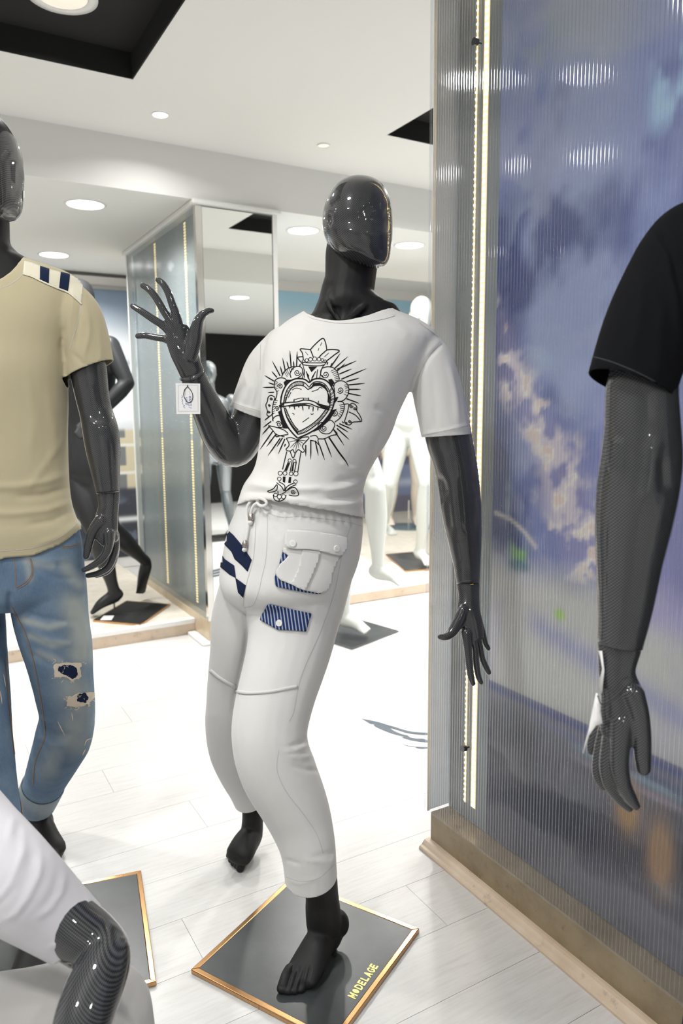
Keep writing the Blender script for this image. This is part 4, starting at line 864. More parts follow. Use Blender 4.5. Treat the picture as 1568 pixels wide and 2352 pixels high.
panelpart('pocket_pleat', [(868,480),(1000,492),(985,560),(960,630),(925,710),(884,797),(830,780),(772,750),(800,710),(835,625)], .0105, .004, 'fleece_white')
panelpart('pocket_flap', [(738,425),(745,375),(762,338),(880,342),(1000,355),(1100,368),(1183,388),(1192,425),(1180,480),(1152,522),(1120,527),(1060,510),(970,488),(900,480),(830,480),(765,472),(740,452)], .0135, .005, 'fleece_white')
panelpart('thigh_pocket_flap', [(592,916),(622,911),(760,945),(935,985),(928,1010),(914,1050),(892,1126),(800,1118),(680,1113),(600,1068),(545,1036),(550,1004)], .003, .003, 'ticking')
def button(cx, cy, off, lab='white button'):
    h = hit(JB, 440+cx/3.409, 1120+cy/3.409, off); p, n_ = h; b = MB().cyl(p, p+n_*.0026, .0082, .0074, n=24); o = part('button', b.mesh('button'), M['button_white'], MR, jo); bevel(o, .0007)
    l = nrm(np.cross(n_, [0,0,1.0])); u_ = np.cross(l, n_); hb = MB()
    for a, c in ((1,1),(1,-1),(-1,1),(-1,-1)): q = p+n_*.0026+(l*a+u_*c)*.0016; hb.cyl(q, q+n_*.0003, .0008, n=8)
    off_ = np.array(MR.location); me = hb.mesh('thread_hole'); a_ = co(me)-off_; setco(me, a_); oo = link('thread_hole', me, M['seam_grey'], jo); return o
button(797,438,.0165); button(1107,472,.0165); button(690,1060,.0050)
def seam(pts, w):
    sm = MB(); ribbon(sm, JB, pts, w, .0005, 5); part('seam_line', sm.mesh('seam_line'), M['seam_grey'], MR, jo)
S2 = lambda pts, w=1.4: seam(cq(pts), w)
S2([(590,195),(700,232),(860,228),(1100,252),(1240,275),(1350,308)]); S2([(502,195),(500,330),(482,560),(432,740),(402,930)],1.2); S2([(592,205),(592,350),(580,560),(550,700),(520,830),(480,920),(410,940)],1.0)
S2([(1250,285),(1185,480),(1120,800),(1020,1100),(860,1470),(800,1750),(762,1830)],1.2)
seam(crop_pts([(575,60),(565,180),(620,310),(720,440),(800,560),(842,680)], 420, 1700, 2.613), 1.2); seam([(657,2014),(690,2024),(730,2018),(768,1985)], 1.0)
S2([(345,1612),(440,1622),(600,1612),(720,1590),(825,1566)],1.2)
for nm, pts in (('knee_band', [(340,1592),(440,1606),(600,1597),(720,1576),(826,1554)]), ('knee_band', [(150,1430),(220,1490),(345,1562)])):
    mb = MB(); ribbon(mb, JB, cq(pts), 8.0, .0016, 4); o = part(nm, mb.mesh(nm), M['fleece_white'], MR, jo, smooth=True); solid(o, .002, 0)
# drawstring with metal tips
def dpts(pts, offs):
    out = []
    for (a, b), f in zip(pts, offs):
        h = hit(JB, 440+a/3.409, 1120+b/3.409, f) or hit(TB, 440+a/3.409, 1120+b/3.409, f); out.append(h[0])
    return np.array(out)
for nm, pts, offs in (('drawstring', [(492,100),(466,150),(456,220),(460,300),(448,380),(438,425)], [.006,.011,.010,.008,.007,.007]), ('drawstring', [(545,115),(512,150),(492,190),(484,215)], [.008,.012,.011,.010]),
                      ('drawstring_bow', [(535,112),(562,96),(600,108),(616,132),(600,152),(566,152),(536,128)], [.010,.016,.018,.018,.018,.016,.011])):
    c = dpts(pts, offs); mb = MB(); loft(mb, c, np.full(len(c), .0036), np.full(len(c), .0028), seg=12, sub=5); part(nm, mb.mesh(nm), M['cotton_white'], MR, jo, smooth=True)
for (a, b), (c_, d_) in (((439,420),(434,468)), ((486,212),(480,262))):
    p0, p1 = dpts([(a,b),(c_,d_)], [.008,.008]); t = MB(); loft(t, np.array([p0, (p0+p1)/2, p1]), np.array([.0048,.0066,.0058]), np.array([.0048,.0066,.0058]), seg=14, sub=3, caps=(.3,.3)); part('cord_tip', t.mesh('cord_tip'), M['tin'], MR, jo, smooth=True)
    t = MB(); e = p1+nrm(p1-p0)*.006; ball(t, e, (.0058,.0052,.0056)); part('cord_knot', t.mesh('cord_knot'), M['cotton_white'], MR, jo, smooth=True)

# ---- its base plate with lettering
e1 = np.array([.882,.472]); e2 = np.array([.464,-.886]); e1 = nrm(e1); e2 = np.array([e1[1], -e1[0]]); Lc = PZ(438,2226,.012)[:2]
pc = [Lc, Lc+e1*.41, Lc+e1*.41+e2*.405, Lc+e2*.405]
bp = base_plate(pc, 'black slab base with brass edging and gold lettering under the white-clad mannequin')
bp.name = 'display_base'
def lettering(rt, txt, p0, p1, h, zt):
    p0 = np.array(p0[:2]); p1 = np.array(p1[:2]); d = p1-p0; L = np.linalg.norm(d); d /= L; n_ = np.array([-d[1], d[0]])
    G = {'M':[[(0,0),(0,1),(.22,1),(.5,.45),(.78,1),(1,1),(1,0),(.76,0),(.76,.6),(.5,.15),(.24,.6),(.24,0)]],
         'D':[[(0,0),(0,1),(.5,1),(.85,.85),(1,.5),(.85,.15),(.5,0),(.24,0),(.24,.2),(.48,.2),(.68,.32),(.75,.5),(.68,.68),(.48,.8),(.24,.8),(.24,0)]],
         'E':[[(0,0),(0,1),(.85,1),(.85,.79),(.25,.79),(.25,.61),(.78,.61),(.78,.41),(.25,.41),(.25,.21),(.88,.21),(.88,0)]],
         'L':[[(0,0),(0,1),(.25,1),(.25,.21),(.85,.21),(.85,0)]],
         'A':[[(0,0),(.38,1),(.62,1),(1,0),(.74,0),(.66,.22),(.34,.22),(.26,0)]],
         'G':[[(.98,.80),(.80,.97),(.5,1.02),(.18,.88),(0,.5),(.18,.12),(.5,-.02),(.80,.05),(1,.18),(1,.55),(.55,.55),(.55,.36),(.76,.36),(.76,.24),(.5,.18),(.32,.28),(.25,.5),(.32,.72),(.5,.82),(.70,.78),(.80,.66)]],
         'o':[[(.5+.42*math.cos(a), .5+.42*math.sin(a)) for a in np.linspace(0, 2*math.pi, 17)[:-1]]]}
    n = len(txt); w = L/n
    for i, ch in enumerate(txt):
        mb = MB()
        for poly in G[ch]:
            if ch == 'M': poly = [(a, b) for a, b in poly]
            pts = [np.append(p0+d*(w*(i+.06+.86*a))+n_*h*b, zt) for a, b in poly]
            tri = tessellate_polygon([[Vector(q) for q in pts]]); mb.add(pts, [tuple(t) for t in tri])
        part('letter', mb.mesh('letter'), M['gold_leaf'], rt)
a0 = PZ(700+600/5.227, 2000+1545/5.227, .0112); a1 = PZ(700+890/5.227, 2000+1140/5.227, .0112)
lettering(bp, 'MoDELAGE', a0, a1, .020, .0114)

# ---- price tag on the raised wrist
TG = root('price_tag', P(432,905,1.545), 'white paper price tag with blue handwriting hanging from the raised wrist', 'tag')
def on_tag(x, y, o=0): return P(x, y, 1.533-o)
cpl = [(403,880),(459.5,881),(460,951),(405,951)]
f_ = [on_tag(*q) for q in cpl]; b_ = [on_tag(q[0], q[1], -.0006) for q in cpl]
part('card', MB().add(f_+b_, [(0,1,2,3),(7,6,5,4),(0,4,5,1),(1,5,6,2),(2,6,7,3),(3,7,4,0)]).mesh('card'), M['paper'], TG)
def tagline(nm, polys, w, mat, o=.0003):
    mb = MB()
    for pl in polys:
        q = catmull(np.array(pl, float), 4) if len(pl) > 2 else np.array(pl, float); t = nrm(np.gradient(q, axis=0)); n_ = np.column_stack([-t[:,1], t[:,0]])*w/2
        vv = []
        for a, b in zip(q, n_): vv += [on_tag(*(a+b), o), on_tag(*(a-b), o)]
        mb.add(vv, [(2*i, 2*i+2, 2*i+3, 2*i+1) for i in range(len(q)-1)])
    part(nm, mb.mesh(nm), M[mat], TG)
def tq(pts): return crop_pts(pts, 290, 620, 4.9)
tagline('border', [tq(p) for p in ([(582,1296),(806,1298)],[(806,1298),(808,1590)],[(808,1590),(586,1592)],[(586,1592),(582,1296)])], .5, 'paper_line')
tagline('print', [tq(p) for p in ([(655,1340),(668,1342)],[(657,1352),(668,1353)],[(656,1366),(669,1366)],[(657,1380),(668,1381)],[(658,1394),(670,1394)],[(658,1408),(669,1408)],[(708,1372),(720,1372)],[(708,1386),(720,1387)],[(709,1398),(721,1399)])], .7, 'paper_line')
tagline('handwriting', [tq(p) for p in ([(706,1420),(732,1424)],[(708,1420),(706,1438),(718,1440),(720,1424)],[(718,1432),(734,1444)],[(706,1452),(732,1456)],[(706,1452),(722,1462),(706,1472),(732,1478)],[(704,1488),(722,1494),(722,1482)],[(714,1490),(734,1498)],[(706,1508),(700,1522),(712,1530),(730,1512),(734,1530)],[(702,1545),(736,1556)],
   [(690,1440),(674,1434),(668,1450),(686,1458)],[(690,1470),(672,1466),(670,1482),(688,1488),(680,1476)],[(668,1498),(692,1504)],[(668,1498),(666,1512),(680,1514)],[(680,1508),(694,1520)],
   [(622,1412),(634,1420),(628,1436),(618,1430)],[(620,1452),(632,1460),(634,1476),(622,1480)],[(636,1490),(630,1504),(640,1512)],[(640,1520),(656,1524),(644,1540),(662,1552)])], .8, 'pen_ink')
st = MB(); loop = [on_tag(*q, .001) for q in tq([(690,1310),(655,1350),(645,1400),(655,1440),(690,1490),(730,1480),(748,1430),(735,1370),(700,1325),(690,1310)])]
loft(st, np.array(loop), np.full(10,.00036), np.full(10,.00036), lat=(.3,.2,.9), seg=6); loft(st, np.array([P(430.5,886,1.531), P(427,878,1.545), P(414,873,1.556), P(413,868,1.57)]), np.full(4,.0006), np.full(4,.0006), lat=(.3,.2,.9), seg=6)
loft(st, np.array([P(431,886,1.531), P(434,878,1.545), P(436,866,1.553), P(436,862,1.556)]), np.full(4,.0006), np.full(4,.0006), lat=(.3,.2,.9), seg=6)
part('string', st.mesh('string'), M['cord_dark'], TG)

DEEP[0] = None
# ================================================================== KHAKI-TEE MANNEQUIN (left)
KR = root('mannequin', (.24,1.83,.012), 'black carbon-patterned mannequin in khaki tee and ripped faded jeans at the left edge', 'mannequin')
mb = MB()
trace(mb, [(-32,470,1.96,100,.95),(-34,520,1.955,104,.95),(-33,560,1.95,108,.95),(-30,588,1.945,146,.8),(-28,612,1.94,230,.6),(-27,665,1.93,330,.5)])
rows(mb, [(-205,150,660,1.92,.085),(-180,130,800,1.90,.10),(-178,130,1000,1.88,.10),(-190,150,1200,1.88,.105),(-190,165,1330,1.88,.11)], RGT)
trace(mb, [(-90,1350,1.87,150),(-68,1560,1.82,125),(-42,1740,1.75,105),(-18,1900,1.70,80),(-6,1990,1.69,72),(0,2050,1.69,76)])
trace(mb, [(110,1360,1.87,140),(145,1560,1.92,110),(150,1650,1.95,100),(115,1750,2.05,84),(88,1830,2.14,60),(85,1860,2.14,58),(92,1890,2.13,60)])
kx = nrm(np.cross([0,0,1.0], PZ(125,1965,.02)-P(92,1885,2.14)))
loft(mb, np.array([P(84,1880,2.16), P(95,1893,2.125), P(108,1925,2.095), P(119,1948,2.065), P(123,1958,2.055)]), np.array([.026,.032,.036,.041,.039]), np.array([.034,.044,.040,.025,.016]), lat=kx, seg=24)
toes(mb, [(112,1950,122,1986,.013),(120,1950,131,1980,.0100),(126,1946,137,1971,.0096),(131,1940,141,1961,.0092),(133,1932,143,1950,.0088)], .0, .032)
# front foot on its plate, hidden behind the seated figure
f0 = np.array([.175,1.80,.07]); fd = nrm(np.array([-.35,-.94,0])); fl_ = nrm(np.cross([0,0,1.0], fd))
mb2 = mb; loft(mb2, np.array([f0-fd*.04, f0+fd*.03-[0,0,.005], f0+fd*.12-[0,0,.025], f0+fd*.20-[0,0,.038]]), np.array([.030,.034,.043,.042]), np.array([.044,.044,.026,.016]), lat=fl_, seg=24)
for i in range(5): 
    s_ = (i-2)*.019; b_ = f0+fd*.19+fl_*s_-[0,0,.04]; t_ = b_+fd*(.055-.008*abs(i-1)); loft(mb2, np.array([b_, (b_+t_)/2, t_]), np.full(3,.0105), np.full(3,.0095), lat=fl_, seg=12)
part('body', fuse(mb, .0044, 7), M['matte_black'], KR, smooth=True)
mb = MB()
rows(mb, [(-46,-18,258,1.97,.02),(-78,2,272,1.97,.06),(-93,20,294,1.965,.085),(-103,34,322,1.96,.10),(-108,42,362,1.95,.108),(-108,43.5,410,1.945,.106),(-105,43,451,1.94,.10),(-98,40,476,1.935,.09),(-84,31,493,1.93,.075),(-62,12,503,1.925,.05),(-45,-10,507,1.92,.03)], RGT, seg=40, sub=5, power=2.15)
ball(mb, P(46,398,1.97), (.007,.022,.033), lat=RGT); ball(mb, P(-111,398,1.97), (.007,.022,.033), lat=RGT)
me = fuse(mb, .0032, 7); sculpt(me, [([(8,352),(20,360)],-3,14),([(-70,352),(-50,360)],-3,14),([(-30,345),(-28,420)],3,10)]); part('head', me, M['carbon'], KR, smooth=True)
mb = MB()
trace(mb, [(196,790,1.90,74),(203,850,1.90,82),(211,905,1.90,76),(220,945,1.90,74),(230,985,1.895,80),(236,1025,1.89,79),(241,1070,1.885,68),(248,1132,1.88,53)], caps=(1,.1))
me = fuse(mb, .0036, 6); sculpt(me, [([(196,940),(215,960),(240,965)],-3,8),([(205,880),(215,930)],2,10),([(262,930),(268,960)],-2,7)]); ws = section_ring(me, P(247.5,1129,1.88), P(248,1132,1.88)-P(241,1070,1.885)); part('wrist_seam', ws, M['groove_black'], KR); part('arm', me, M['carbon'], KR, smooth=True)
HK = [[(249,1134,1.88,52,.62),(249,1165,1.875,46,.66),(244,1195,1.87,52,.6),(243,1222,1.868,54,.5),(252,1242,1.87,42,.5)],
      [(232,1195,1.86,30),(214,1218,1.855,24),(206,1240,1.852,20),(201,1262,1.85,18.5),(198,1278,1.85,14)],
      [(250,1225,1.862,28),(250,1250,1.858,22),(243,1272,1.855,20),(227,1290,1.853,18),(208,1302,1.85,15),(193,1309,1.85,12)],
      [(262,1228,1.885,24),(265,1256,1.885,19),(258,1284,1.88,18),(247,1304,1.877,17),(225,1317,1.873,15),(202,1322,1.87,12)],
      [(262,1225,1.905,22),(266,1258,1.905,18),(260,1290,1.90,16),(246,1312,1.895,15),(222,1322,1.89,12)],
      [(258,1220,1.92,20),(264,1250,1.922,16),(260,1278,1.92,14),(250,1298,1.915,12)]]
part('hand', hand(HK, 4), M['carbon'], KR, smooth=True)
mb = MB()
trace(mb, [(-246,790,1.93,74),(-258,860,1.93,82),(-272,945,1.93,74),(-285,1025,1.92,79),(-296,1132,1.90,53)], caps=(1,.1)); part('arm', fuse(mb, .0045, 6), M['carbon'], KR, smooth=True)
part('hand', hand([[(a[0]*-1-50,a[1],a[2]+.02,a[3],(a[4] if len(a) > 4 else 1)) for a in t] for t in HK], 4), M['carbon'], KR, smooth=True)
# tee
mb = MB()
rows(mb, [(-88,30,548,1.955,.058),(-94,38,572,1.95,.060),(-106,54,589,1.945,.070),(-150,106,606,1.937,.085),(-215,160,627,1.928,.10),(-240,190,658,1.917,.113),(-225,176,720,1.90,.125),(-206,158,790,1.89,.13),(-200,151,850,1.88,.132),(-200,153,930,1.88,.128),(-199,152,1000,1.875,.124),(-201,155,1095,1.87,.124),(-206,161,1152,1.87,.127),(-214,172,1190,1.87,.132),(-222,184,1218,1.87,.137),(-226,188,1310,1.87,.139)], RGT, seg=40)
trace(mb, [(146,672,1.91,78),(178,716,1.90,102),(197,780,1.90,106),(212,880,1.90,108)], ratio=.98, caps=(1,0)); trace(mb, [(-196,672,1.93,78),(-228,716,1.93,102),(-247,780,1.93,106),(-262,880,1.93,108)], ratio=.98, caps=(1,0))
kt = fuse(mb, .0046, 10)
sculpt(kt, [([(150,1000),(110,1060),(60,1130)],2,9),([(155,1090),(100,1108),(40,1118),(-60,1120)],4,9),([(158,1120),(100,1138),(30,1142)],-4,8),([(163,1152),(110,1172),(40,1180),(-60,1178)],4.5,9),([(166,1175),(120,1196),(60,1206)],-3,7),([(180,1205),(140,1232),(80,1252)],3,8),([(185,690),(180,740),(172,800)],-3.5,5),([(200,705),(206,760),(190,830)],3,6),([(224,740),(232,800),(228,850)],2.5,6),([(172,650),(164,720),(156,790)],3,5),([(152,740),(140,800),(150,830)],-3,7),([(165,810),(190,835),(215,845)],-2.5,6),
    ([(60,860),(80,960),(70,1040)],1.8,12),([(110,900),(125,990),(120,1060)],1.6,10),([(0,900),(-10,1000)],1.4,14)], 1.6, 11)
cut(kt, [(P(210,846,1.90), P(212,880,1.90)-P(197,780,1.90)+RGT*.032, .078), (P(-259,846,1.93), P(-262,880,1.93)-P(-247,780,1.93)-RGT*.032, .078)])
_rd = nrm(ray(-26,620)*np.array([1,1,0])); neckline(kt, P(-26,600,1.945), np.array([_rd[1], -_rd[0], 0]), .084, P(43,589,1.945)[2], P(-28,652,1.84)[2])
khx, khy = zip(*[(-260,1205),(-225,1215),(-100,1276),(0,1284),(77,1275),(142,1249),(184,1216),(220,1190)])
cut_fn(kt, lambda c: (lambda x, y, z: y < np.interp(x, khx, khy))(*proj(c)))
KB = skin(kt); ko = part('t_shirt', kt, M['cotton_khaki'], KR, smooth=True); solid(ko, .0018)
def k4(pts): return crop_pts(pts, 0, 260, 4.705)
mb = MB(); patch(mb, KB, k4([(262,1600),(340,1618),(430,1655),(540,1690),(640,1718),(740,1742),(840,1765),(890,1840),(886,1950),(880,2062),(800,1985),(735,1938),(630,1895),(520,1850),(430,1810),(340,1765),(250,1740)]), .0010, 5); o = part('shoulder_yoke', mb.mesh('shoulder_yoke'), M['cotton_cream'], KR, ko, smooth=True); solid(o, .001, 0)
for pts in ([(432,1658),(532,1690),(526,1848),(430,1806)], [(655,1722),(752,1746),(736,1932),(635,1895)]):
    mb = MB(); patch(mb, KB, k4(pts), .0022, 5); o = part('shoulder_stripe', mb.mesh('shoulder_stripe'), M['navy'], KR, ko, smooth=True); solid(o, .0008, 0)
mb = MB(); ribbon(mb, KB, k4([(250,1742),(340,1768),(430,1812),(520,1852),(630,1898),(735,1940),(800,1990),(880,2064)]), 3.2, .0022, 4); o = part('raw_edge', mb.mesh('raw_edge'), M['cotton_cream'], KR, ko); solid(o, .0012, 0)
for pl in (k4([(268,1600),(262,1660),(235,1750),(160,1820),(80,1865),(0,1895)]), [(262,820),(245,836),(205,850),(166,848)], [(187,645),(188,690),(178,740),(160,800)], [(178,1200),(140,1232),(77,1258),(0,1266)]):
    mb = MB(); ribbon(mb, KB, pl, 1.2, .0006, 4); part('stitch_line', mb.mesh('stitch_line'), M['seam_grey'], KR, ko)
# jeans
mb = MB()
rows(mb, [(-205,160,1165,1.875,.11),(-215,178,1215,1.87,.123),(-220,187,1260,1.87,.13),(-216,192,1310,1.87,.135),(-205,196,1355,1.87,.13),(-190,190,1385,1.875,.11)], RGT, seg=40)
trace(mb, [(108,1340,1.87,172),(118,1420,1.87,164),(134,1494,1.88,152),(143,1553,1.89,138),(149,1595,1.905,130),(155,1641,1.925,124),(147,1690,1.96,127),(136,1722,1.985,120),(118,1762,2.03,106),(100,1802,2.08,92),(82,1850,2.13,84)], ratio=.98, caps=(1,0))
trace(mb, [(-95,1340,1.87,190),(-85,1450,1.85,182),(-70,1550,1.82,166),(-55,1650,1.78,152),(-42,1740,1.75,142),(-30,1820,1.72,134),(-16,1900,1.70,134),(-4,1990,1.69,128)], ratio=.98, caps=(1,0))
jn = fuse(mb, .0048, 9)
sculpt(jn, [([(22,1357),(20,1420)],-8,6),([(40,1400),(100,1420),(170,1430)],-2.5,7),([(60,1440),(110,1470),(170,1480)],2.5,7),([(70,1500),(120,1530)],-2.5,7),([(90,1670),(130,1690),(170,1688)],-3,7),([(80,1690),(120,1712),(165,1712)],3,7),([(90,1650),(120,1662)],2.5,6),([(60,1760),(100,1790),(140,1790)],2,8),([(40,1270),(100,1290),(160,1285)],2.5,7),([(70,1300),(130,1330),(185,1330)],-2.5,7),([(-10,1290),(30,1350)],-2,8)], 2.0, 13)
cut(jn, [(P(90,1830,2.11), P(82,1850,2.13)-P(100,1802,2.08), .09), (P(-6,1975,1.69), P(-4,1990,1.69)-P(-16,1900,1.70), .10), (P(-15,1190,1.87), (0,0,1), .3)])
def wear(me, lines):
    a = co(me); x, y, z = proj(a); w = np.zeros(len(a)); n = fbm(a[:,0]*14+30, a[:,2]*14+30, 55, 4)
    for pl, wd_, amt in lines: d, t = seg_dist(x, y, pl); w = np.maximum(w, amt*np.exp(-(d/wd_)**2))
    w = np.clip(w*(.45+1.0*n), 0, .9); at = me.color_attributes.new('wear', 'FLOAT_COLOR', 'POINT'); at.data.foreach_set('color', np.repeat(np.column_stack([w,w,w,np.ones(len(w))]), 1, axis=0).ravel())
wear(jn, [([(165,1390),(185,1440),(190,1500)],30,.95),([(150,1300),(180,1340)],18,.7),([(60,1290),(120,1300)],10,.6),([(165,1560),(180,1640),(170,1700)],36,.85),([(130,1730),(110,1770)],22,.6),([(55,1425),(110,1440),(150,1432)],9,.75),([(70,1460),(120,1480),(160,1476)],9,.7),([(90,1500),(140,1520)],10,.5),([(-110,1400),(-100,1600)],40,.7),([(60,1270),(68,1330)],9,.5)])
NB = skin(jn); jo2 = part('jeans', jn, M['denim'], KR, smooth=True); solid(jo2, .0022)
mb = MB(); trace(mb, [(101,1800,2.08,98),(90,1825,2.105,95),(81,1847,2.125,90)], ratio=1.0, caps=(0,0)); cf = fuse(mb, .004, 4); wear(cf, [([(60,1800),(110,1850)],40,.75)])
cut(cf, [(P(82,1844,2.122), P(81,1847,2.125)-P(101,1800,2.08), .09), (P(99,1804,2.085), P(101,1800,2.08)-P(81,1847,2.125), .09)])
o = part('turned_cuff', cf, M['denim'], KR, jo2, smooth=True); solid(o, .003)
def k6(pts): return crop_pts(pts, 0, 1200, 2.0405)
def k1(pts): return crop_pts(pts, 0, 1380, 5.227)
def ragged(pts, amp, seed):
    r = np.random.default_rng(seed); q = np.array(pts+[pts[0]], float); out = []
    for a, b in zip(q, q[1:]):
        for t in np.linspace(0, 1, 5, endpoint=False): out.append(tuple(a+(b-a)*t+r.normal(size=2)*amp))
    return out
for fr, ho, sd in ((k1([(645,762),(780,738),(972,745),(962,910),(860,970),(800,912),(660,915)]), k1([(700,790),(765,760),(840,765),(910,800),(930,885),(872,940),(790,890),(700,840)]), 1),
                   (k6([(315,822),(362,802),(436,796),(440,815),(415,850),(370,862),(312,860)]), k6([(360,806),(396,796),(416,820),(400,846),(360,836)]), 2)):
    mb = MB(); patch(mb, NB, ragged(fr, 1.1, sd), .0012, 4); o = part('frayed_patch', mb.mesh('frayed_patch'), M['fray'], KR, jo2); solid(o, .001, 0)
    mb = MB(); patch(mb, NB, ragged(ho, .9, sd+5), .0020, 4); part('rip_lining', mb.mesh('rip_lining'), M['navy'], KR, jo2)
    mb = MB(); r = np.random.default_rng(sd); c = np.array(fr).mean(0)
    for _ in range(46):
        a, b = np.array(fr)[r.integers(len(fr))], np.array(fr)[r.integers(len(fr))]; t = r.random(); p = a*(1-t)+b*t if r.random() < .5 else a+r.normal(size=2)*4
        q = p+r.normal(size=2)*4.5; ribbon(mb, NB, [tuple(p), tuple((p+q)/2+r.normal(size=2)*2), tuple(q)], .9, .0026, 2)
    tag(part('loose_threads', mb.mesh('loose_threads'), M['fray'], KR, jo2), kind='stuff')
for pl in ([(270,930),(285,960),(305,1000)],[(395,1045),(405,1020),(430,1012)],[(400,1060),(385,1090)],[(335,890),(342,930)],[(15,710),(25,770)],[(0,790),(8,850)]): mb = MB(); ribbon(mb, NB, k6(pl), 2.2, .0010, 3, (.2,.2)); part('worn_scratch', mb.mesh('worn_scratch'), M['fray'], KR, jo2)
for pl, w in (([(55,395),(120,520),(155,640),(180,760),(200,880),(212,985),(200,1035),(165,1120),(155,1230)],1.8),([(24,640),(46,900),(76,1150),(106,1380)],1.8),([(64,172),(75,250),(70,300)],1.6),([(140,168),(150,230),(125,275),(75,305)],1.3),([(146,168),(156,232),(130,282),(78,312)],1.3),([(288,112),(330,108),(376,94)],1.4),([(290,120),(332,116),(378,102)],1.4)): mb = MB(); ribbon(mb, NB, k6(pl), w, .0010, 3); part('stitching', mb.mesh('stitching'), M['thread_tan'], KR, jo2)
mb = MB(); loft(mb, np.array([P(62,1816,2.05), P(66,1824,2.048), P(65,1836,2.056)]), np.array([.006,.006,.005]), np.array([.002,.002,.002]), seg=8); part('red_tab', mb.mesh('red_tab'), plain('red_tab', (.35,.10,.09), .8).m, KR, jo2)
# its plate
t2 = PZ(324,1998,.012)[:2]; b2 = PZ(359,2254,.012)[:2]; e = nrm(b2-t2); s_ = np.array([e[1], -e[0]]); s_ = s_ if s_[0] < 0 else -s_
base_plate([t2, b2, b2+s_*.43, t2+s_*.43], 'black slab base with brass edging under the jeans-clad mannequin')

# ================================================================== BLACK-TEE MANNEQUIN (right edge)
RR = root('mannequin', (1.0,.62,0), 'black carbon-patterned mannequin in black tee and dark trousers at the right edge', 'mannequin')
sh = P(1592,545,1.10); wd = nrm(np.array([.33,-.944,0])); sh2 = sh+wd*.40; mid = (sh+sh2)/2+RGT*.022
def wp(off, z): return np.array([mid[0]+wd[0]*off, mid[1]+wd[1]*off, z])
def trunk(mb, st, lat): loft(mb, np.array([s[0] for s in st]), np.array([s[1] for s in st]), np.array([s[2] for s in st]), lat=lat, seg=32)
z0 = sh[2]
mb = MB(); trunk(mb, [(wp(0,.80),.13,.10),(wp(0,.98),.145,.10),(wp(0,1.15),.125,.09),(wp(0,1.36),.155,.10),(wp(0,z0-.02),.14,.07),(wp(0,z0+.05),.07,.055),(wp(0,z0+.13),.055,.055)], wd)
for off, lx in ((-.10, -.12), (.10, .12)):
    trunk(mb, [(wp(off,.86),.085,.09),(wp(off*1.05,.50),.055,.06),(wp(lx,.30),.052,.055),(wp(lx,.09),.035,.038),(wp(lx,.05),.035,.042)], wd)
    fwd_ = nrm(np.array([-wd[1]*-1, wd[0]*-1, 0])); fwd_ = np.array([-.944,-.33,0])
    c = wp(lx,.045); loft(mb, np.array([c-fwd_*.05, c+fwd_*.03, c+fwd_*.12-[0,0,.015], c+fwd_*.19-[0,0,.025]]), np.array([.028,.034,.042,.040]), np.array([.038,.040,.026,.018]), lat=wd, seg=20)
    for i in range(5): b_ = c+fwd_*.18+wd*(i-2)*.018-[0,0,.030]; loft(mb, np.array([b_, b_+fwd_*.03, b_+fwd_*.055]), np.full(3,.010), np.full(3,.009), lat=wd, seg=10)
part('body', fuse(mb, .006, 6), M['matte_black'], RR, smooth=True)
hc = wp(0, z0+.26); mb = MB(); trunk(mb, [(hc-[0,0,.12],.035,.05),(hc-[0,0,.08],.062,.085),(hc,.075,.10),(hc+[0,0,.07],.068,.092),(hc+[0,0,.11],.04,.055)], wd); part('head', fuse(mb, .004, 6), M['carbon'], RR, smooth=True)
mb = MB(); trace(mb, [(1490,800,1.06,150),(1474,890,1.05,158),(1474,970,1.045,165),(1472,1055,1.04,178),(1463,1130,1.035,180),(1453,1210,1.03,167),(1444,1290,1.025,146),(1435,1395,1.02,121),(1423,1484,1.015,99)], ratio=.95, caps=(1,.1))
me = fuse(mb, .003, 6); sculpt(me, [([(1500,1000),(1495,1080),(1480,1160)],4,18),([(1420,1000),(1412,1100)],3,14),([(1520,1050),(1530,1130)],-4,14)]); ws = section_ring(me, P(1423.5,1481,1.015), P(1423,1484,1.015)-P(1435,1395,1.02), r=.0007); part('wrist_seam', ws, M['steel_dark'], RR); part('arm', me, M['carbon'], RR, smooth=True)
HB = [[(1422,1484,1.015,97,.62),(1416,1545,1.01,82,.68),(1430,1605,1.005,100,.62),(1432,1650,1.0,106,.5),(1422,1690,1.0,88,.45)],
      [(1455,1595,.99,50),(1468,1640,.985,44),(1474,1690,.985,41),(1475,1735,.985,39),(1477,1764,.987,34)],
      [(1428,1660,.995,54),(1424,1710,.992,46),(1422,1755,.99,43),(1430,1800,.988,38),(1447,1833,.988,31),(1459,1850,.988,22)],
      [(1408,1665,1.01,44),(1398,1715,1.01,37),(1393,1760,1.008,35),(1400,1800,1.006,32),(1422,1834,1.003,27),(1444,1856,1.0,19)],
      [(1396,1660,1.03,38),(1382,1705,1.03,31),(1374,1745,1.03,29),(1373,1778,1.028,27),(1385,1805,1.025,22)],
      [(1388,1645,1.05,34),(1368,1685,1.05,27),(1359,1710,1.05,24),(1358,1725,1.05,20)]]
part('hand', hand(HB, 6), M['carbon'], RR, smooth=True)
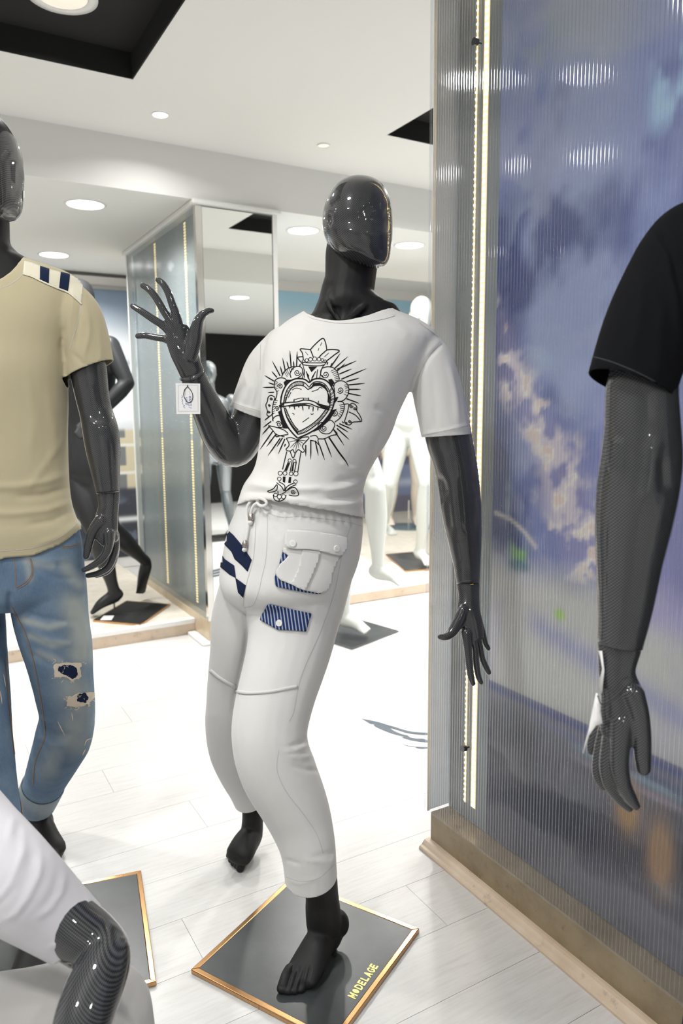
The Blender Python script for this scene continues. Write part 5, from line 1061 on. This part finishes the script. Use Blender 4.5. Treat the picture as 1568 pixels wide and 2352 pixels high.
# other arm
s2 = wp(.21, z0-.03); mb = MB(); trunk(mb, [(s2,.05,.05),(s2+wd*.03-[0,0,.28],.042,.045),(s2+wd*.04-[0,0,.36],.045,.047),(s2+wd*.05-[0,0,.54],.028,.03)], np.array([1.0,0,0])); part('arm', fuse(mb, .005, 6), M['carbon'], RR, smooth=True)
w2 = s2+wd*.05-np.array([0,0,.54]); mb = MB(); trunk(mb, [(w2,.028,.022),(w2-[0,0,.06],.036,.016),(w2-[0,0,.10],.036,.013)], np.array([.944,.33,0]))
for i in range(4): b_ = w2-np.array([0,0,.095])+np.array([.944,.33,0])*(i-1.5)*.018; trunk(mb, [(b_,.009,.009),(b_-[0,0,.04],.008,.008),(b_-[0,0,.075-.006*abs(i-1)],.007,.007)], wd)
b_ = w2-np.array([0,0,.03])-np.array([.944,.33,0])*.03; trunk(mb, [(b_,.011,.011),(b_-np.array([.944,.33,0])*.02-[0,0,.03],.010,.010),(b_-np.array([.944,.33,0])*.028-[0,0,.06],.008,.008)], wd)
part('hand', fuse(mb, .0028, 4), M['carbon'], RR, smooth=True)
# black tee
mb = MB(); trunk(mb, [(wp(0,.76),.180,.135),(wp(0,.98),.165,.125),(wp(0,1.15),.15,.115),(wp(0,1.34),.19,.128),(wp(0,z0-.03),.185,.105),(wp(0,z0+.035),.12,.08),(wp(0,z0+.075),.075,.06)], wd)
trace(mb, [(1625,520,1.10,150),(1585,560,1.09,190),(1536,650,1.075,206),(1488,760,1.06,204),(1447,890,1.05,196),(1440,925,1.05,196)], ratio=.95, caps=(1,0))
trunk(mb, [(wp(.17,z0-.02),.07,.07),(wp(.22,z0-.10),.078,.075),(wp(.235,z0-.20),.076,.074)], np.array([1.0,0,0]))
bt = fuse(mb, .0042, 9)
sculpt(bt, [([(1510,520),(1540,580),(1560,680)],-5,8),([(1530,560),(1548,660),(1560,780)],4,9),([(1480,620),(1470,720),(1450,820)],2,14),([(1520,700),(1515,800),(1505,880)],2.2,14),([(1360,826),(1420,842),(1500,880)],1.5,5)], 1.5, 12)
cut(bt, [(P(1447,886,1.05), P(1447,920,1.05)-P(1480,775,1.06)-RGT*.012+UPV*.012, .13), (wp(.235,z0-.17), (wd[0]*.1, wd[1]*.1, -1), .09), (wp(0,z0+.05), (0,0,1), .10), (wp(0,.80), (0,0,-1), .3)])
BB = skin(bt); o = part('t_shirt', bt, M['cotton_black'], RR, smooth=True); solid(o, .002)
mb = MB(); ribbon(mb, BB, [(1357,818),(1400,830),(1455,852),(1503,876)], 1.5, .0008, 4); part('hem_stitch', mb.mesh('hem_stitch'), plain('grey_thread', (.05,.055,.06), .8).m, RR, o)
# dark trousers
mb = MB(); trunk(mb, [(wp(0,.74),.175,.13),(wp(0,.86),.17,.125),(wp(0,.98),.155,.115)], wd)
trunk(mb, [(wp(-.085,.80),.095,.12),(wp(-.09,.50),.078,.085),(wp(-.10,.28),.070,.076),(wp(-.105,.09),.066,.072)], wd); trunk(mb, [(wp(.085,.80),.095,.12),(wp(.10,.50),.075,.085),(wp(.12,.28),.068,.075),(wp(.12,.09),.062,.07)], wd)
dt = fuse(mb, .006, 8); sculpt(dt, [], 3, 10); cut(dt, [(wp(-.105,.115), (0,0,-1), .1), (wp(.12,.115), (0,0,-1), .1), (wp(0,.965), (0,0,1), .2)]); o = part('trousers', dt, M['denim_navy'], RR, smooth=True); solid(o, .002)
# its swing tag
T2 = root('price_tag', P(1380,1600,1.0), 'white paper tag with a curled tip tied at the wrist of the black-clad mannequin', 'tag')
pts = [(1376,1596,.992),(1372,1625,.99),(1384,1661,.985),(1366,1668,.98),(1350,1685,.985),(1338,1730,.995),(1346,1692,.99),(1354,1655,.985),(1359,1620,.988),(1368,1600,.99)]
mb = MB(); Lf = [(1368,1592,.99),(1362,1620,.988),(1356,1650,.986),(1350,1680,.985),(1343,1706,.988),(1338,1730,.994)]; Rg = [(1372,1592,.99),(1377,1622,.985),(1383,1661,.98),(1368,1667,.978),(1352,1690,.985),(1340,1730,.994)]
vv = [P(*a) for a in Lf]+[P(*a) for a in Rg]; n = len(Lf); mb.add(vv, [(i, i+1, n+i+1, n+i) for i in range(n-1)]); o = part('card', mb.mesh('card'), M['paper'], T2, smooth=True); solid(o, .0006, 0)
mb = MB(); vv = [P(*a) for a in ((1374,1495,1.02),(1377,1530,1.018),(1375,1575,1.01),(1382,1495,1.0),(1387,1540,1.0),(1382,1592,.995))]; mb.add(vv, [(0,1,4,3),(1,2,5,4)]); o = part('paper_strip', mb.mesh('paper_strip'), M['paper'], T2, smooth=True); solid(o, .0006, 0)
mb = MB(); loft(mb, np.array([P(1372,1598,.985), P(1383,1619,.97), P(1412,1602,.965), P(1440,1578,.97), P(1456,1559,.985)]), np.full(5,.0007), np.full(5,.0007), lat=(.2,.3,.9), seg=6); part('string', mb.mesh('string'), M['cord_dark'], T2)

# ================================================================== SEATED FIGURE (front left corner)
SR = root('mannequin', (.02,1.05,0), 'seated carbon-patterned mannequin with pale sleeve and bent elbow in the front left corner', 'mannequin')
DS = 1.02
mb = MB(); trace(mb, [(60,2035,DS,115),(110,2082,DS,128),(160,2126,DS-.005,136),(207,2160,DS-.01,130),(236,2186,DS-.022,118),(236,2216,DS-.04,124),(222,2256,DS-.062,132),(204,2305,DS-.085,135),(186,2365,DS-.11,132),(165,2470,DS-.15,100),(150,2540,DS-.18,78)], caps=(1,.1), sub=6)
me = fuse(mb, .003, 6); sculpt(me, [([(146,2225),(165,2222)],-4,8),([(280,2150),(294,2180)],2,10)]); part('arm', me, M['carbon'], SR, smooth=True)
part('hand', hand([[(150,2540,DS-.18,76,.6),(145,2590,DS-.19,88,.5),(140,2640,DS-.195,92,.42)]]+[[(108+i*22,2630,DS-.195,26),(104+i*22,2690,DS-.195,23),(102+i*22,2735-8*abs(i-1.5),DS-.19,18)] for i in range(4)]+[[(180,2570,DS-.19,30),(206,2610,DS-.195,26),(214,2650,DS-.195,20)]], 5), M['carbon'], SR, smooth=True)
mb = MB(); trace(mb, [(-330,1900,1.20,320),(-190,1868,1.14,286),(-60,1960,1.06,246),(30,2028,DS,214),(110,2092,DS,178),(180,2148,DS,150),(196,2163,DS,148)], ratio=.9, caps=(1,0))
trace(mb, [(-430,1700,1.22,240,.7),(-420,1800,1.24,470,.6),(-410,2000,1.26,480,.6),(-390,2250,1.28,440,.62),(-380,2420,1.28,430,.62)])
trace(mb, [(-620,1780,1.30,180),(-690,1900,1.32,170),(-720,2030,1.30,150)])
st_ = fuse(mb, .0045, 8)
sculpt(st_, [([(55,1905),(52,1960),(25,2030),(0,2060),(-40,2090)],2.6,8),([(94,1955),(90,2010),(65,2060),(35,2100),(0,2120)],2.6,7),([(75,1940),(66,2010),(40,2060)],-1.6,9),([(150,2000),(142,2050),(115,2090),(80,2110)],1.4,6),([(135,1990),(122,2050),(95,2085)],-1,7),([(204,2060),(200,2090),(175,2130),(130,2170),(105,2180)],1.8,4),([(215,2075),(210,2100),(180,2145),(125,2185)],-1,4),([(30,1880),(20,1930)],3,10)], 1.2, 10)
cut(st_, [(P(176,2146,DS), P(196,2163,DS)-P(110,2082,DS), .125), (P(-720,2010,1.30), P(-720,2030,1.30)-P(-690,1900,1.32), .09), (P(-430,1710,1.22), (0,0,1), .12)])
o = part('long_sleeve_top', st_, M['cotton_lilac'], SR, smooth=True); solid(o, .002)
mb = MB(); trace(mb, [(-330,2420,1.30,380),(-120,2420,1.22,320),(60,2385,1.14,285),(190,2345,1.09,270),(222,2350,1.088,262)], ratio=.95); trace(mb, [(228,2380,1.085,250),(232,2480,1.085,232),(225,2700,1.09,200),(215,2980,1.10,160)], ratio=1.0, caps=(1,0))
trace(mb, [(-480,2430,1.24,360),(-420,2480,1.1,300),(-330,2500,.98,270)], ratio=.95); trace(mb, [(-330,2500,.97,250),(-300,2800,.98,220),(-290,3150,.99,180)], ratio=1.0, caps=(1,0)); trace(mb, [(-390,2380,1.28,430,.7),(-390,2520,1.28,440,.75)])
tr = fuse(mb, .006, 9); sculpt(tr, [([(300,2210),(330,2270),(345,2340)],1.5,10)], 2, 9); cut(tr, [(P(215,2960,1.10), (0,0,-1), .12), (P(-290,3130,.99), (0,0,-1), .12)]); o = part('trousers', tr, M['twill_stone'], SR, smooth=True); solid(o, .002)
mb = MB(); trace(mb, [(-430,1560,1.22,140),(-430,1640,1.22,130),(-430,1720,1.22,170)])
trace(mb, [(-430,1700,1.22,200,.7),(-410,1900,1.25,380,.6),(-390,2300,1.28,360,.6)])
for x, y, d in ((215,2940,1.10),(-290,3120,.99)):
    c = P(x,y,d); c[2] = .05; dr = nrm(np.array([.55,-.3,0])); lt = nrm(np.cross([0,0,1.0], dr)); loft(mb, np.array([P(x,y-160,d), P(x,y,d), c+[0,0,.02]]), np.array([.04,.036,.036]), np.array([.04,.036,.036]), lat=lt); loft(mb, np.array([c-dr*.05, c+dr*.03, c+dr*.12-[0,0,.02], c+dr*.20-[0,0,.03]]), np.array([.028,.034,.042,.040]), np.array([.038,.040,.026,.018]), lat=lt, seg=20)
    for i in range(5): b_ = c+dr*.19+lt*(i-2)*.018-[0,0,.034]; loft(mb, np.array([b_, b_+dr*.03, b_+dr*.055]), np.full(3,.010), np.full(3,.009), lat=lt, seg=10)
part('body', fuse(mb, .0055, 6), M['matte_black'], SR, smooth=True)
hc = P(-430,1450,1.21); mb = MB(); trunk(mb, [(hc-[0,0,.12],.04,.05),(hc-[0,0,.07],.064,.085),(hc,.076,.10),(hc+[0,0,.07],.068,.09),(hc+[0,0,.11],.04,.05)], RGT); part('head', fuse(mb, .004, 6), M['carbon'], SR, smooth=True)

# ================================================================== BARE MANNEQUINS IN THE DISPLAYS
def figure(rt, J, mat, s=1.0, vox=.009):
    J = {k_: (P(*v) if len(v) == 3 and v[2] > 0 and k_[0] != '@' else np.array(v)) for k_, v in J.items()} if not isinstance(next(iter(J.values())), np.ndarray) else J
    lat = nrm(J['shL']-J['shR']); upv = nrm(J['neck']-J['pelvis']); fr = nrm(np.cross(lat, upv)); mb = MB()
    C = lambda a, b, t: a*(1-t)+b*t
    loft(mb, np.array([J['pelvis']-upv*.09*s, J['pelvis'], C(J['pelvis'],J['chest'],.45), J['chest'], C(J['chest'],J['neck'],.6), J['neck']-upv*.02*s]), np.array([.13,.165,.135,.175,.165,.07])*s, np.array([.09,.115,.09,.12,.09,.06])*s, lat=lat, seg=28)
    loft(mb, np.array([J['neck']-upv*.05*s, J['neck'], J['head']-upv*.06*s]), np.array([.08,.056,.055])*s, np.array([.07,.056,.058])*s, lat=lat)
    for q in 'LR':
        sh, el, wr, fi, hi, kn, an, to = (J[n+q] for n in ('sh','el','wr','fi','hip','kn','an','to'))
        loft(mb, np.array([sh, C(sh,el,.5), el]), np.array([.060,.052,.042])*s, np.array([.060,.052,.042])*s, lat=fr); loft(mb, np.array([el, C(el,wr,.3), wr]), np.array([.042,.045,.027])*s, np.array([.042,.045,.025])*s, lat=fr)
        loft(mb, np.array([hi, C(hi,kn,.5), kn]), np.array([.088,.080,.056])*s, np.array([.092,.082,.058])*s, lat=lat); loft(mb, np.array([kn, C(kn,an,.35), C(kn,an,.8), an]), np.array([.055,.058,.036,.034])*s, np.array([.055,.060,.038,.036])*s, lat=lat)
        fa = to-an; ld = nrm(np.cross(upv, fa)); heel = an-nrm(fa)*.035*s-upv*.04*s
        loft(mb, np.array([heel, an-upv*.03*s, C(an,to,.55), C(an,to,.85)]), np.array([.028,.034,.042,.042])*s, np.array([.034,.042,.030,.018])*s, lat=ld, seg=18)
        for i in range(5): b_ = C(an,to,.80)+ld*(i-2)*.018*s; e_ = b_+(to-an)*(.22-.02*abs(i-1)); loft(mb, np.array([b_, (b_+e_)/2, e_]), np.full(3,.0105)*s, np.full(3,.0105)*s, lat=ld, seg=8)
        hd = nrm(fi-wr); hl = nrm(np.cross(hd, fr)); pe = wr+(fi-wr)*.55; loft(mb, np.array([wr, C(wr,pe,.6), pe]), np.array([.026,.038,.038])*s, np.array([.020,.016,.013])*s, lat=hl, seg=14)
        for i in range(4): b_ = pe+hl*(i-1.5)*.019*s; e_ = b_+(fi-pe)*(1-.09*abs(i-1.3)); loft(mb, np.array([b_-hd*.01, (b_+e_)/2, e_]), np.array([.010,.009,.008])*s, np.array([.010,.009,.008])*s, lat=hl, seg=8)
        b_ = wr+hd*.03*s+hl*.025*s; loft(mb, np.array([b_, b_+hd*.03*s+hl*.02*s, b_+hd*.06*s+hl*.025*s]), np.array([.012,.011,.008])*s, np.array([.012,.011,.008])*s, lat=hl, seg=8)
    part('body', fuse(mb, vox, 5), mat, rt, smooth=True)
    h = J['head']; hu = nrm(h-J['neck'])*.5+np.array([0,0,.5]); hu = nrm(hu); mb = MB(); hf_ = nrm(np.cross(lat, hu))
    loft(mb, np.array([h-hu*.118*s+hf_*.035*s, h-hu*.085*s+hf_*.022*s, h-hu*.03*s+hf_*.006*s, h+hu*.03*s, h+hu*.075*s-hf_*.006*s, h+hu*.104*s-hf_*.006*s, h+hu*.117*s-hf_*.006*s]), np.array([.030,.054,.070,.077,.067,.048,.026])*s, np.array([.038,.072,.095,.101,.090,.064,.034])*s, lat=lat, seg=24, caps=(1,.2))
    loft(mb, np.array([h+hu*.03*s+hf_*.092*s, h-hu*.0*s+hf_*.105*s, h-hu*.03*s+hf_*.104*s]), np.array([.008,.011,.013])*s, np.array([.008,.010,.012])*s, lat=lat, seg=8)
    for q in (-1, 1): ball(mb, h+lat*q*.075*s-hu*.01*s, np.array([.010,.018,.032])*s, lat=lat)
    part('head', fuse(mb, .0055, 3), mat, rt, smooth=True)
    return rt
DK = root('mannequin', PZ(240,1400,.1), 'matte charcoal mannequin on the left platform, walking with hand on chest', 'mannequin')
figure(DK, {'head':(183,690,4.5),'neck':(193,742,4.5),'chest':(203,850,4.5),'pelvis':(198,1075,4.5),'shL':(252,795,4.45),'shR':(148,795,4.55),'elL':(292,880,4.40),'wrL':(215,965,4.30),'fiL':(176,1005,4.26),'elR':(120,905,4.6),'wrR':(125,1030,4.55),'fiR':(128,1095,4.5),
   'hipL':(222,1090,4.5),'hipR':(176,1090,4.5),'knL':(252,1212,4.40),'anL':(335,1290,4.78),'toL':(323,1362,4.80),'knR':(225,1230,4.38),'anR':(262,1358,4.44),'toR':(210,1408,4.40)}, M['dark_matte'], 1.03)
part('support_rod', MB().cyl(PZ(262,1397,.10), PZ(262,1397,.10)+np.array([0,0,.05]), .007).mesh('support_rod'), M['chrome'], DK)
r_, b_, l_ = PZ(391,1387,.1)[:2], PZ(322,1434,.1)[:2], PZ(213,1424,.1)[:2]
bq = base_plate([r_, b_, l_, r_+l_-b_], 'dark square base with a paper slip on the left platform', 'black_paint', 'brass', .012, .010, .0882)
sl = [PZ(*q, .1012) for q in ((230,1424),(238,1414),(262,1414),(256,1424))]; part('paper_slip', MB().add(sl, [(0,1,2,3)]).mesh('paper_slip'), M['paper'], bq)
WA = root('mannequin', PZ(965,1290,.1), 'bare white mannequin standing on the right platform beside the fluted panel', 'mannequin')
figure(WA, {'head':(967,722,5.8),'neck':(962,782,5.8),'chest':(952,850,5.8),'pelvis':(940,965,5.8),'shL':(1012,808,5.75),'shR':(893,812,5.85),'elL':(1035,900,5.75),'wrL':(1035,985,5.7),'fiL':(1035,1035,5.65),'elR':(868,895,5.9),'wrR':(866,960,5.85),'fiR':(864,990,5.8),
   'hipL':(962,985,5.78),'hipR':(918,985,5.82),'knL':(980,1112,5.62),'anL':(964,1262,5.78),'toL':(986,1297,5.66),'knR':(893,1110,5.75),'anR':(882,1205,6.25),'toR':(902,1228,6.12)}, M['white_gloss'], 1.12)
a0, a1, a2 = PZ(930.6,1311.6,.1)[:2], PZ(885,1272.5,.1)[:2], PZ(974,1264.6,.1)[:2]
base_plate([a0, a1, a2, a0+a2-a1], 'dark square base under the white mannequin on the right platform', 'slab', 'brass', .012, .010, .0882)
WB = root('mannequin', PZ(800,1440,.012), 'bare white mannequin with one foot lifted, behind the white-clad mannequin', 'mannequin')
figure(WB, {'head':(790,764,4.3),'neck':(795,815,4.3),'chest':(800,880,4.3),'pelvis':(803,1030,4.3),'shL':(845,835,4.25),'shR':(745,835,4.35),'elL':(848,950,4.25),'wrL':(846,1050,4.10),'fiL':(850,1095,4.02),'elR':(725,940,4.35),'wrR':(740,1030,4.3),'fiR':(745,1080,4.25),
   'hipL':(826,1045,4.28),'hipR':(782,1045,4.32),'knL':(862,1128,4.02),'anL':(868,1302,4.12),'toL':(922,1340,4.05),'knR':(788,1230,4.22),'anR':(790,1412,4.27),'toR':(842,1450,4.18)}, M['white_gloss'], 1.06)
q0, q1, q2 = PZ(916,1449,.008)[:2], PZ(808,1490,.008)[:2], PZ(816,1420,.008)[:2]
base_plate([q0, q1, q1+q2-q0, q2], 'grey square base on the floor under the white mannequin with lifted foot', 'slab', 'steel_dark', .010, .008)
WC = root('mannequin', PZ(950,1206,.1), 'cream bare mannequin deep in the right display, above the glass disc base', 'mannequin')
cb = PZ(938,1208,.1); rgt = np.array([.866,-.5,0]); dep = np.array([.5,.866,0])
def cw(x, d, z): return cb+rgt*x+dep*d+np.array([0,0,z])
figure(WC, {'head':cw(-.02,0,1.72),'neck':cw(-.02,0,1.5),'chest':cw(-.02,0,1.30),'pelvis':cw(-.02,0,.93),'shL':cw(.18,-.02,1.44),'shR':cw(-.22,.02,1.44),'elL':cw(.24,0,1.14),'wrL':cw(.22,-.08,.90),'fiL':cw(.22,-.1,.74),'elR':cw(-.28,0,1.14),'wrR':cw(-.26,-.08,.9),'fiR':cw(-.26,-.1,.74),
   'hipL':cw(.08,0,.88),'hipR':cw(-.12,0,.88),'knL':cw(.08,-.05,.48),'anL':cw(.07,.05,.09),'toL':cw(.10,-.12,.03),'knR':cw(-.17,-.05,.48),'anR':cw(-.20,.05,.09),'toR':cw(-.2,-.12,.03)}, plain('cream_gloss', (.60,.53,.45), .3).m, 1.0)
gd = root('glass_base', (cb[0],cb[1],.0882), 'round green glass disc base with steel rod on the right platform', 'base plate')
part('glass_disc', MB().cyl((cb[0],cb[1],.0884),(cb[0],cb[1],.098),.26,n=48).mesh('glass_disc'), M['clear_glass'], gd); part('rod', MB().cyl((cb[0],cb[1],.098),(cb[0],cb[1],.38),.008).mesh('rod'), M['chrome'], gd)
# silver figure seen only in the mirror
sv = PZ(497,1238,.0); sx, sy_ = sv[0], 7.914-sv[1]
SV = root('mannequin', (sx,sy_,0), 'silver bare mannequin seen from behind in the column mirror', 'mannequin')
def vw(x, d, z): return np.array([sx-x, sy_-d, z])
figure(SV, {'head':vw(.03,0,1.73),'neck':vw(.02,0,1.53),'chest':vw(0,0,1.32),'pelvis':vw(0,0,.97),'shL':vw(.21,0,1.46),'shR':vw(-.21,0,1.46),'elL':vw(.30,-.02,1.18),'wrL':vw(.24,.12,.98),'fiL':vw(.22,.18,.82),'elR':vw(-.30,-.02,1.18),'wrR':vw(-.24,.10,.98),'fiR':vw(-.22,.16,.82),
   'hipL':vw(.10,0,.92),'hipR':vw(-.10,0,.92),'knL':vw(.10,.06,.50),'anL':vw(.12,0,.09),'toL':vw(.14,.17,.03),'knR':vw(-.13,.04,.50),'anR':vw(-.15,-.08,.09),'toR':vw(-.17,.09,.03)}, M['silver_gloss'], 1.0)
base_plate([(sx-.2,sy_-.22),(sx+.2,sy_-.22),(sx+.2,sy_+.18),(sx-.2,sy_+.18)], 'dark base under the silver mannequin seen in the mirror', 'black_paint', 'steel_dark', .010, .008)
